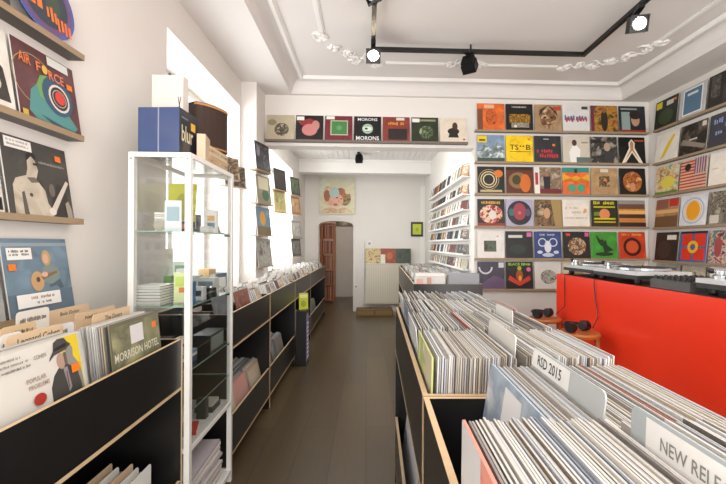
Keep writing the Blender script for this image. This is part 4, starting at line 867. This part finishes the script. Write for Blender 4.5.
m = bx(.05, .05, .035, '#e3e1dc'); item('white_box', .09, .02, S0, m, 'small white box at the right back of the top glass shelf', 'box')
m = MB(); m.tube([(0, 0, 0), (0, 0, .006)], .05, '#8f8f8d', 16); m.tube([(0, 0, .006), (0, 0, .03)], [.03, .02], '#3b3b3e', 12); m.tube([(-.04, .02, .03), (.03, -.03, .034)], .006, BLK, 6); item('record_clamp', .068, .2, S0, m, 'grey round record clamp with dark arm on the top glass shelf', 'accessory')
# hanging chrome + clutter on middle shelf
m = MB()
for i in range(7): m.box(-.055, .055, -.07, .07, .0135*i, .0135*i+.0115, ['#e8e6e2', '#e8e6e2'][0]).box(-.0555, .0555, -.0705, .0705, .0135*i+.0045, .0135*i+.0075, '#4c4a48')
item('cassette_stack', -.075, -.17, S1, m, 'stack of white flat boxes with dark bands on the second glass shelf', 'boxes')
m = bx(.075, .03, .15, '#dfe9b4'); m.box(-.03, .03, -.0165, -.015, .08, .13, '#c6dd6a'); m.box(-.012, .02, -.0175, -.0165, .05, .075, '#e9893c'); item('record_brush', .04, -.14, S1, m, 'pale green packet with orange sticker on the second glass shelf', 'packet')
m = bx(.035, .035, .11, '#2f6f9f'); m.box(-.008, .008, -.019, -.0175, .012, .095, '#dfe9ef'); m.box(-.016, .016, -.0185, -.0175, .092, .108, '#e5702c'); item('cleaner_box', .105, -.2, S1, m, 'blue upright box with orange top on the second glass shelf', 'box')
m = bx(.06, .05, .16, '#e3e6e4'); m.box(-.02, .02, -.0265, -.025, .03, .12, '#b7c9cf'); item('spray_bottle_box', -.01, -.02, S1, m, 'tall white box in the middle of the second glass shelf', 'box')
m = bx(.10, .07, .10, '#cfd2d0'); m.box(-.04, .04, -.0365, -.035, .02, .08, '#7f8a90'); item('stylus_pack', .05, .14, S1, m, 'grey and white pack at the back of the second glass shelf', 'packet')
m = MB(); m.tube([(0, 0, 0), (0, 0, .05)], [.03, .026], '#1b1b1d', 14); m.tube([(0, 0, .05), (0, 0, .06)], .012, CHROME, 10); item('lens_weight', .10, .06, S1+.0, m, 'black turned record weight at the right of the second glass shelf', 'accessory')
m = bx(.04, .03, .12, '#5f8f3c'); item('green_packet', -.11, .02, S1, m, 'green narrow packet at the left of the second glass shelf', 'packet')
m = MB().box(-.04, .04, -.002, .002, 0, .15, '#dfe6ea').box(-.03, .03, -.0025, -.002, .05, .12, '#9fb8c4'); item('folded_card', .02, -.2, S0, m, 'pale blue card standing at the front of the top glass shelf', 'card')
m = MB().box(-.035, .035, -.02, .02, 0, .10, '#2a2c30').box(-.025, .025, -.0205, -.02, .02, .08, '#aeb6bc'); item('stylus_box', .0, .06, S0, m, 'black box with silver window on the top glass shelf', 'box')
m = MB().box(-.03, .03, -.015, .015, 0, .13, '#efefec').box(-.02, .02, -.0155, -.015, .03, .06, '#5c8fae').box(-.02, .02, -.0155, -.015, .07, .10, '#d9a03c'); item('white_packet', .075, .13, S0, m, 'white packet with blue and yellow patches on the top glass shelf', 'packet')
m = MB().box(-.05, .05, -.003, .003, 0, .19, '#cfe0cf').box(-.04, .04, -.0035, -.003, .10, .17, '#7aa88a'); item('green_card', -.085, .12, S1, m, 'pale green card at the left back of the second glass shelf', 'card')
m = MB().box(-.03, .03, -.02, .02, 0, .07, '#c9cdd0').box(-.02, .02, -.0205, -.02, .02, .05, '#34383c'); item('grey_carton', .085, -.06, S1, m, 'small grey carton with dark label on the second glass shelf', 'box')
# third shelf
m = bx(.14, .16, .03, '#33485e'); m.box(-.07, .07, -.08, .08, .03, .045, '#d9d7d2').box(-.06, .07, -.075, .08, .045, .06, '#5f7c94'); item('flat_boxes', .02, -.17, S2, m, 'pile of flat blue and white boxes on the third glass shelf', 'boxes')
m = MB(); m.box(-.05, .05, -.1, .1, 0, .10, '#1f1e1e', ['#1f1e1e']*6); m.box(.0501, .0505, -.085, .085, .012, .088, '#7f8a86'); item('framed_box', .07, .1, S2, m, 'black box with grey window on the third glass shelf', 'box')
m = bx(.10, .1, .06, '#e0ddd6'); m.box(-.05, .05, -.0505, -.05, .02, .04, '#b33c32'); item('white_carton', -.07, .12, S2, m, 'white carton with red band on the third glass shelf', 'box')
# fourth
m = bx(.11, .08, .05, '#2b3f68'); m.lathe([(.02, .05), (.02, .056)], '#e9e6df', 12, (0, -.01, 0)); item('blue_tin', .0, -.2, SB, m, 'dark blue tin with white knob on the white shelf', 'tin')
m = MB()
m.box(-.045, .045, -.06, .06, 0, .018, '#b3231f').box(-.043, .046, -.058, .058, .003, .015, '#e8e2d8').box(-.046, .046, -.061, .061, .018, .021, '#c22b25'); item('red_book', .05, -.1, SB, m, 'red-covered book lying on the white shelf', 'book', .3)
m = MB(); m.tube([(0, 0, 0), (0, 0, .05)], .03, '#c9c6be', 14); m.tube([(0, 0, .05), (.01, 0, .12)], .006, '#6f8f4a', 6); item('pen_pot', -.02, -.03, SB, m, 'cream pot holding a green stick on the white shelf', 'pot')
m = bx(.05, .04, .11, '#1e2a22'); item('dark_bottle_box', .06, .05, SB, m, 'narrow dark box at the back of the white shelf', 'box')
m = bx(.1, .12, .03, '#33312f'); m.box(-.045, .045, -.05, .05, .03, .05, '#c8c4bb'); item('black_folder', .04, .17, SB, m, 'black folder under a cream booklet on the white shelf', 'booklet')
# stack of paper sleeves in the base
for k in range(12):
    zz0 = .066+.021*k
    o = MB().box(-.115, .115, -.2, .2, 0, .016, ['#d9d4ce', '#c7bfbb', '#e4e0da', '#b9b0b4'][k % 4]).build('paper_bundle', None, (ccx+rnd.uniform(-.008, .008), ccy-.03+rnd.uniform(-.015, .015), zz0), (0, 0, rnd.uniform(-.03, .03)))
    tag(o, 'pale paper bundle, %s from the bottom of the stack at the foot of the case' % ['first', 'second', 'third', 'fourth', 'fifth', 'sixth', 'seventh', 'eighth', 'ninth', 'tenth', 'eleventh', 'twelfth'][k], 'paper', 'paper bundles in the case')
# on top of the case
bw = .155; p0 = onA(137, 150, 1, CY0+.03); p1_ = onA(180, 150, 1, CY0+.03); hh = onA(150, 107, 1, CY0+.03).z-cz1
bz = cz1
b = empty('boxed_set', ((p0.x+p1_.x)/2, CY0+.03, bz+.0005), R(-4), 'dark blue boxed set marked blur in plastic wrap on top of the glass case', 'box')
wv = (p1_.x-p0.x)/2
MB().box(-wv, wv, 0, .17, 0, hh, mat('#48557a', .15), [None, mat('#66718f', .15), None, mat('#20222b', .2), None, None]).build('box_body', b)
m = MB(); draw(m, [('t', 'blur', .12, .3, .6, .36, '#c9c3a0'), ('r', .6,.62,.85,.8,'#d9a52c'), ('r', .1,.8,.45,.84,'#6a6d78')], .17, hh, lambda u, v, d: (wv+d, u*.17, v*hh)); m.build('printed_title', b)
MB().box(-.004, .002, -.0012, -.0002, 0, hh, mat('#8a94a8', .1)).build('wrap_seam', b)
pw0 = onA(161, 108, 1, CY0+.30); pw1 = onA(191, 108, 1, CY0+.30); zt0 = onA(170, 82, 1, CY0+.30).z
ww = (pw1.x-pw0.x)/2
m = MB().box(-ww, ww, 0, .06, 0, zt0-cz1, '#d9d3cb'); draw(m, [('e', .55,.5,.1,.1,'#e0862c'), ('t', 'X', .82,.55,.12,.2,'#2a2622'), ('r', .1,.3,.5,.36,'#c0a890')], 2*ww, zt0-cz1, lambda u, v, d: (-ww+u*2*ww, -d, v*(zt0-cz1)))
tag(m.build('carton', None, ((pw0.x+pw1.x)/2, CY0+.212, cz1+.0005)), 'white upright carton with orange spot behind the blue boxed set', 'box')
# brown curved-front speaker
sp0 = onA(200, 150, 0, cx1-.03); sw = .2
for q_ in range(2):
    tag(MB().box(-.085, .085, -.115, .13, 0, .048, ['#b79c78', '#cdb796'][q_]).box(-.086, .086, -.131, .131, .018, .032, 'n:7a5f44,c9b48e:22').build('flat_carton', None, (cx1-.10, CY0+.38, cz1+.0005+.0495*q_)), 'flat tan printed carton on the case top, %s under the brown speaker' % ['lower one', 'upper one'][q_], 'box', 'flat cartons on the case')
spk = empty('table_speaker', (cx1-.105, CY0+.415, cz1+.101), R(-28), 'curved dark brown speaker cabinet standing on two flat cartons on the case', 'speaker')
hs = .245
m = MB(); pts = []
for k in range(9):
    a = -math.pi/2+math.pi*k/8; pts.append((.045+.04*math.cos(a)+.0, .11*math.sin(a)))
prof = [(-.09, -.11)]+pts+[(-.09, .11)]
mi = tex_mat('speaker_cloth', '#3a2318', '#25160f', 60, .7, .3)
nn = len(prof)
m.poly([(x, y, 0) for x, y in reversed(prof)], BLK); m.poly([(x, y, hs) for x, y in prof], '#241a15')
for k in range(nn):
    a, c_ = prof[k], prof[(k+1) % nn]; m.poly([(a[0], a[1], 0), (c_[0], c_[1], 0), (c_[0], c_[1], hs), (a[0], a[1], hs)], mi if 1 <= k <= 8 else '#2b1c15')
m.build('cabinet', spk)
for z0, z1 in ((hs-.016, hs-.004), (.004, .014)):
    m = MB()
    for k in range(1, 9):
        a, c_ = prof[k], prof[k+1]
        m.poly([(a[0]*1.03+.001, a[1]*1.02, z0), (c_[0]*1.03+.001, c_[1]*1.02, z0), (c_[0]*1.03+.001, c_[1]*1.02, z1), (a[0]*1.03+.001, a[1]*1.02, z1)], '#a5743f')
    m.build('trim_band', spk)
item_ = tag(MB().box(-.02, .02, -.06, .06, 0, .13, '#cdb497').build('leaning_booklet', None, (cx1-.03, CY0+.212, cz1+.0005), (0, 0, .2)), 'tan booklet standing between the boxed set and the speaker', 'booklet')
# sleeves leaning at the window behind the case
for i, (dx, dy, cc, lab) in enumerate(((0, 0, 'n:b9a68a,5f4c3a,d8c8ac:12', 'brown-toned record sleeve standing behind the speaker on the case'), (-.0, .22, 'n:8a7a66,3e342c,b5a78e:12', 'dark tan print hanging on the window edge right of the case'))):
    p = onA(236 if i else 229, 186 if i else 178, 0, XL+.06)
    o = put(sleeve_mesh(cc, (), .26, .20), 'record_sleeve', (p.x, p.y, p.z), R(62), R(6)); tag(o, lab, 'record', 'prints at the window edge')
    tag(MB().box(-.13, .13, -.015, .06, -.012, -.001, LEDGE).build('display_ledge', None, p, (0, 0, R(62))), 'small angled ledge at the window edge, %s' % ['nearer', 'farther'][i], 'shelf', 'small angled ledges on the left piers')
# things on the window sill behind the case
m = MB()
tag(MB().box(-.02, .02, -.2, .2, 0, .45, 'n:b9c4a0,dfe3da,8a9a78:6').build('poster_board', None, (XL-.16, 2.78, .956), (0, 0, .0)), 'pale green poster board standing on the window sill', 'poster')
for i, (yq, hq, cq, lb) in enumerate(((3.1, .28, '#d8d8d4', 'white'), (3.35, .22, '#8f9c9a', 'grey'), (3.6, .26, '#c2a06a', 'ochre'), (3.85, .2, '#5a6a78', 'slate'))):
    tag(MB().box(-.05, .05, -.08, .08, 0, hq, cq).box(-.03, .052, -.06, .06, hq*.3, hq*.8, '#ecebe6').build('carton', None, (XL-.14, yq, .956), (0, 0, rnd.uniform(-.3, .3))), lb+' carton standing on the near window sill', 'box', 'cartons on the window sill')

# ================================================================ REAR ROOM THINGS
p = onA(337, 214, 1, YF-.04); q = onA(355, 178, 1, YF-.04); l_ = onA(319, 214, 1, YF-.04)
W_, H_ = q.x-l_.x, q.z-p.z
m = MB().box(-W_/2, W_/2, 0, .03, 0, H_, '#d8cdb4'); 
draw(m, [('r', 0,0,1,1,'n:ddd6bf,cfc7a6,d3d8cf:3'), ('e', .3,.5,.2,.3,'n:d8b47c,e0cfa8,c79a60:6'), ('p', [(.02,.08),(.3,.2),(.5,.14),(.75,.18),(.9,.08),(.95,.03),(.05,.02)], 'n:b08860,d8c09a:8'), ('e', .22,.5,.09,.16,'#9a5a38'), ('e', .72,.44,.17,.21,'n:6a5230,a8844a,4a4028:9'), ('e', .60,.56,.16,.16,'n:8a4a2c,b8763c:9'), ('e', .48,.38,.20,.18,'#dba78a'), ('e', .42,.60,.14,.15,'#a9bdbb'), ('e', .5,.45,.035,.02,'#5a3a2c'), ('e', .62,.42,.03,.018,'#5a3a2c'), ('p', [(.55,.42),(.58,.32),(.52,.33)], '#c88a6a'), ('e', .46,.26,.06,.03,'#b0403a'), ('e', .33,.30,.07,.08,'#d89a84'), ('e', .8,.62,.08,.07,'#d6cba8')], W_, H_, lambda u, v, d: (-W_/2+u*W_, -d, v*H_))
tag(m.build('canvas_print', None, ((l_.x+q.x)/2, YF-.035, p.z)), 'square canvas print of a face among flowers above the doorway', 'picture')
a = onA(411, 236.5, 1, YF-.03); b = onA(423, 222, 1, YF-.03); W_, H_ = b.x-a.x, b.z-a.z
fr = empty('framed_picture', ((a.x+b.x)/2, YF-.03, a.z), 0, 'small black frame with yellow print on the rear wall', 'picture')
MB().box(-W_/2, W_/2, 0, .03, 0, H_, '#171512').build('frame', fr)
m = MB(); draw(m, [('r', .14,.14,.86,.86,'#b8c22a'), ('r', .38,.35,.62,.6,'#98a524')], W_, H_, lambda u, v, d: (-W_/2+u*W_, -.001-d, v*H_)); m.build('print', fr)
# radiator
a = onA(365.5, 304, 1, YF-.12); b = onA(399, 263.5, 1, YF-.12); rw_ = .95
rad = empty('radiator', (a.x, YF-.12, 0), 0, 'wide white ribbed radiator under three record sleeves on the rear wall', 'radiator')
m = MB().box(0, rw_, 0, .08, a.z, b.z, mat('#cfc6b4', .4)); 
m.build('body', rad)
m = MB(); x = .02
while x < rw_-.03: m.box(x, x+.022, -.012, .001, a.z+.03, b.z-.03, mat('#dbd3c2', .4)); x += .038
m.build('ribs', rad)
MB().box(-.005, rw_+.005, -.016, .09, b.z-.012, b.z, mat('#e9e4da', .4)).build('top_grille', rad)
for i in range(2): MB().box(.12+.7*i, .15+.7*i, .08, .119, b.z-.2, b.z-.14, METAL).build('wall_bracket', rad)
for i, (c1, sh, lab) in enumerate((('n:9a7a44,d8c08a,5f4a2c:18', [], 'mottled brown record sleeve on the radiator, left'), ('#8f3f2a', [('r', .0,.0,.3,.6,'#e0d9cb'), ('e', .6,.5,.2,.25,'#b9602c')], 'red-brown record sleeve on the radiator, middle'), ('#41483c', [('r', .1,.1,.9,.9,'n:4d5546,2e3329:10')], 'dark green record sleeve on the radiator, right'))):
    o = put(sleeve_mesh(c1, sh), 'record_sleeve', (a.x+.155+.325*i, YF-.10, b.z+.001), 0, R(8)); tag(o, lab, 'record', 'sleeves on the radiator')
xp = onA(365, 290, 1, YF-.05).x
pp = empty('heating_pipe', (xp-.03, YF-.04, 0), 0, 'thin white heating pipe with valve left of the radiator', 'pipe')
MB().tube([(0, 0, 0), (0, 0, onA(365, 241, 1, YF-.05).z)], .012, METAL, 8).build('pipe', pp)
MB().tube([(0, -.0, .95), (0, -.05, .95)], [.02, .025], METAL, 10).build('valve', pp)
for (px, py, w_, h_, nm, lb) in ((369.5, 243.5, .09, .12, 'thermostat', 'small white thermostat above the radiator'), (356, 286.5, .07, .09, 'light_switch', 'small white wall switch right of the doorway')):
    p = onA(px, py, 1, YF)
    r = empty(nm, (p.x, YF, p.z), 0, lb, nm.replace('_', ' ')); MB().box(-w_/2, w_/2, -.02, 0, -h_/2, h_/2, '#e6e4de').build('housing', r)
    MB().box(-w_*.25, w_*.25, -.026, -.02, -h_*.2, h_*.2, '#8b8b88').build('rocker' if 'switch' in nm else 'dial', r)
p0 = onA(356, 315, 2, .02); p1_ = onA(393, 306, 2, .02)
mt = empty('low_box', (p0.x, p0.y, 0), 0, 'low brown wooden box on the floor below the radiator', 'box'); Wm = onA(393, 315, 2, .02).x-p0.x
MB().box(0, Wm, 0, min(.42, YF-.16-p0.y), 0, .115, tex_mat('brown_wood', '#7a6038', '#5e4828', 12, .6, .1)).build('box_body', mt)
m = MB()
for k in range(2): m.box(.02+k*Wm/2, .5*Wm*(k+1)-.02, -.004, 0, .015, .10, '#8a6c3c')
m.build('front_panels', mt)
# orange shelving visible through the doorway
sh_ = empty('storage_shelf', (-1.45, 9.5, 0), 0, 'tall orange-red wooden shelving full of records seen through the doorway', 'shelf')
for xq in (0, .31, .62): MB().box(xq, xq+.035, 0, .36, 0, 1.95, WOOD).build('upright', sh_)
for zq in (.05, .42, .80, 1.18, 1.56, 1.93): MB().box(.035, .62, .005, .36, zq, zq+.03, WOOD).build('shelf_board', sh_)
st = MB(); r2 = random.Random(3)
for zq in (.08, .45, .83, 1.21, 1.59):
    for yq in (0, .31):
        y = yq+.04
        while y < yq+.30:
            c = r2.choice(['#8a3a24', '#a85a2c', '#5a2c1c', '#c9a27a', '#7a2420', '#3a2a22', '#b8744a', '#d8c8b0']); st.box(-1.45+y, -1.45+y+.006, 9.52, 9.83, zq+.001, zq+.316, c); y += .0085
tag(st.build('shelved_records'), 'record spines packed in the orange shelving beyond the doorway', 'records', None, 'stuff')
m = MB(); p = onA(347, 226, 1, 10.5)
tag(MB().box(-.3, .3, 0, .03, -.35, .0, 'n:2a2622,d0c8ba:5').build('poster', None, (p.x, 10.55, 2.3)), 'black and white poster high in the room beyond the doorway', 'poster')
# white box display standing in the aisle edge
p = onA(298, 365, 2, 0); p2 = onA(308, 362, 2, 0)
dsp = empty('floor_display', (XF+.085, 4.58, 0), R(0), 'slim black standing display with lilac front beside the left browsers', 'display stand')
zt_ = onA(303, 311, 1, 4.6).z
MB().box(-.07, .05, 0, .20, 0, zt_, BLK).build('cabinet', dsp)
LIL = mat('#8f86b8', .25); m = MB().box(.05, .054, .02, .18, .05, zt_-.04, LIL)
m.build('lilac_panel', dsp); m = MB()
for k in range(9): m.box(.054, .0552, .05, .15, .08+k*.05, .11+k*.05, '#d9d4ec')
m.build('pale_print', dsp)
pY = onA(302, 311, 1, 3.72)
tag(put(sleeve_mesh('#c6cf2e', [('r', .1,.7,.9,.9,'#e6e6a0'), ('e', .5,.35,.3,.2,'#9aa81e')], .11, .20), 'flyer_holder', (XF+.085, 4.70, zt_+.001), R(20), R(4)), 'yellow-green flyer standing on the slim black display', 'flyer')

# ================================================================ TRACK LIGHTS
TZ2 = TZ-.07
pa = onA(373, 51, 2, TZ2); pb = onA(585, 54, 2, TZ2)
ty = (pa.y+pb.y)/2; xa_, xb_ = pa.x, pb.x
tr = empty('light_track', (xa_, ty, TZ2), 0, 'black lighting track running in a U under the ceiling', 'light track')
MB().box(-.018, .018, -5.2, .018, -.01, .022, BLK).build('track_rail', tr)
MB().box(.018, xb_-xa_+.018, -.018, .018, -.01, .022, BLK).build('track_rail', tr)
MB().box(xb_-xa_-.018, xb_-xa_+.018, -5.2, -.018, -.01, .022, BLK).build('track_rail', tr)
for (x, y) in ((0, -1.0), (.9, 0), (xb_-xa_, -1.0), (0, -3.2), (xb_-xa_, -3.2)):
    MB().tube([(x, y, .02), (x, y, .072)], .008, BLK, 8).build('track_hanger', tr)
def spot(x, y, zt, rz, tilt, label, on=True, target=None, power=26, adapter=True):
    r = empty('track_spotlight', (x, y, zt), rz, label, 'lamp', 'black track spotlights')
    MB().box(-.02, .02, -.085, .085, -.03, 0, BLK).build('track_adapter', r)
    MB().tube([(0, .0, -.03), (0, 0, -.075)], .009, BLK, 8).build('swivel_stem', r)
    M = Matrix.Translation((0, 0, -.11)) @ Matrix.Rotation(tilt, 4, 'X')
    h = MB(); h.box(-.055, .055, -.035, .06, -.05, .05, BLK, None, M)
    for s in (-1, 1): h.box(s*.055, s*.063, -.05, .03, -.055, .055, BLK, None, M)
    h.box(-.063, .063, -.05, -.035, .05, .058, BLK, None, M); h.box(-.063, .063, -.05, -.035, -.058, -.05, BLK, None, M)
    for k in range(5): h.box(-.05, .05, .06, .075, -.045+.02*k, -.037+.02*k, BLK, None, M)
    h.build('lamp_head', r)
    l = MB(); l.tube([M @ Vector((0, -.036, 0)), M @ Vector((0, -.041, 0))], [.034, .034], LAMP if on else '#8f8a80', 16); l.build('bulb', r)
    rr = MB(); c = []
    for k in range(16):
        a, b_ = 2*math.pi*k/16, 2*math.pi*(k+1)/16
        rr.poly([M @ Vector((.034*math.cos(a), -.038, .034*math.sin(a))), M @ Vector((.05*math.cos(a), -.044, .047*math.sin(a))), M @ Vector((.05*math.cos(b_), -.044, .047*math.sin(b_))), M @ Vector((.034*math.cos(b_), -.038, .034*math.sin(b_)))], CHROME)
    rr.build('reflector', r)
    if power:
        ld = bpy.data.lights.new('track_beam', 'SPOT'); ld.energy = power; ld.color = (1, .86, .68); ld.spot_size = R(80); ld.spot_blend = .6; ld.shadow_soft_size = .03
        lo = bpy.data.objects.new('track_beam', ld); COL.objects.link(lo); lo.parent = r
        lo.matrix_local = M @ Matrix.Translation((0, -.07, 0)) @ Matrix.Rotation(R(-90), 4, 'X') @ Matrix.Rotation(R(180), 4, 'X')
    return r
spot(xa_, ty-.12, TZ2-.01, R(0), R(18), 'lit black track spotlight at the left corner of the track, aimed at the viewer')
spot(xa_-.0, ty-1.0, TZ2-.01, R(-60), R(30), 'black track spotlight on the left arm of the track, nearest the viewer', on=False, power=14)
px_ = onA(469, 53, 2, TZ2).x
spot(px_, ty, TZ2-.01, R(145), R(35), 'black track spotlight turned sideways under the cross run of the track', on=False, power=18)
pq = onA(640, 12, 2, TZ2); spot(xb_, pq.y-.04, TZ2-.01, R(-15), R(20), 'lit black track spotlight on the right arm of the track, aimed at the viewer')
pz = onA(359, 151, 2, ZR-.0)
spot(pz.x, 6.9, ZR, R(170), R(35), 'small spotlight hanging from the rear room ceiling above the canvas print', on=False, power=30)
p = onA(379, 150, 2, ZR); tag(MB().lathe([(.03, -.035), (.05, -.02), (.055, 0)], METAL, 16).build('smoke_detector', None, (p.x, min(p.y, 7.3), ZR)), 'small white smoke detector on the rear room ceiling', 'detector')
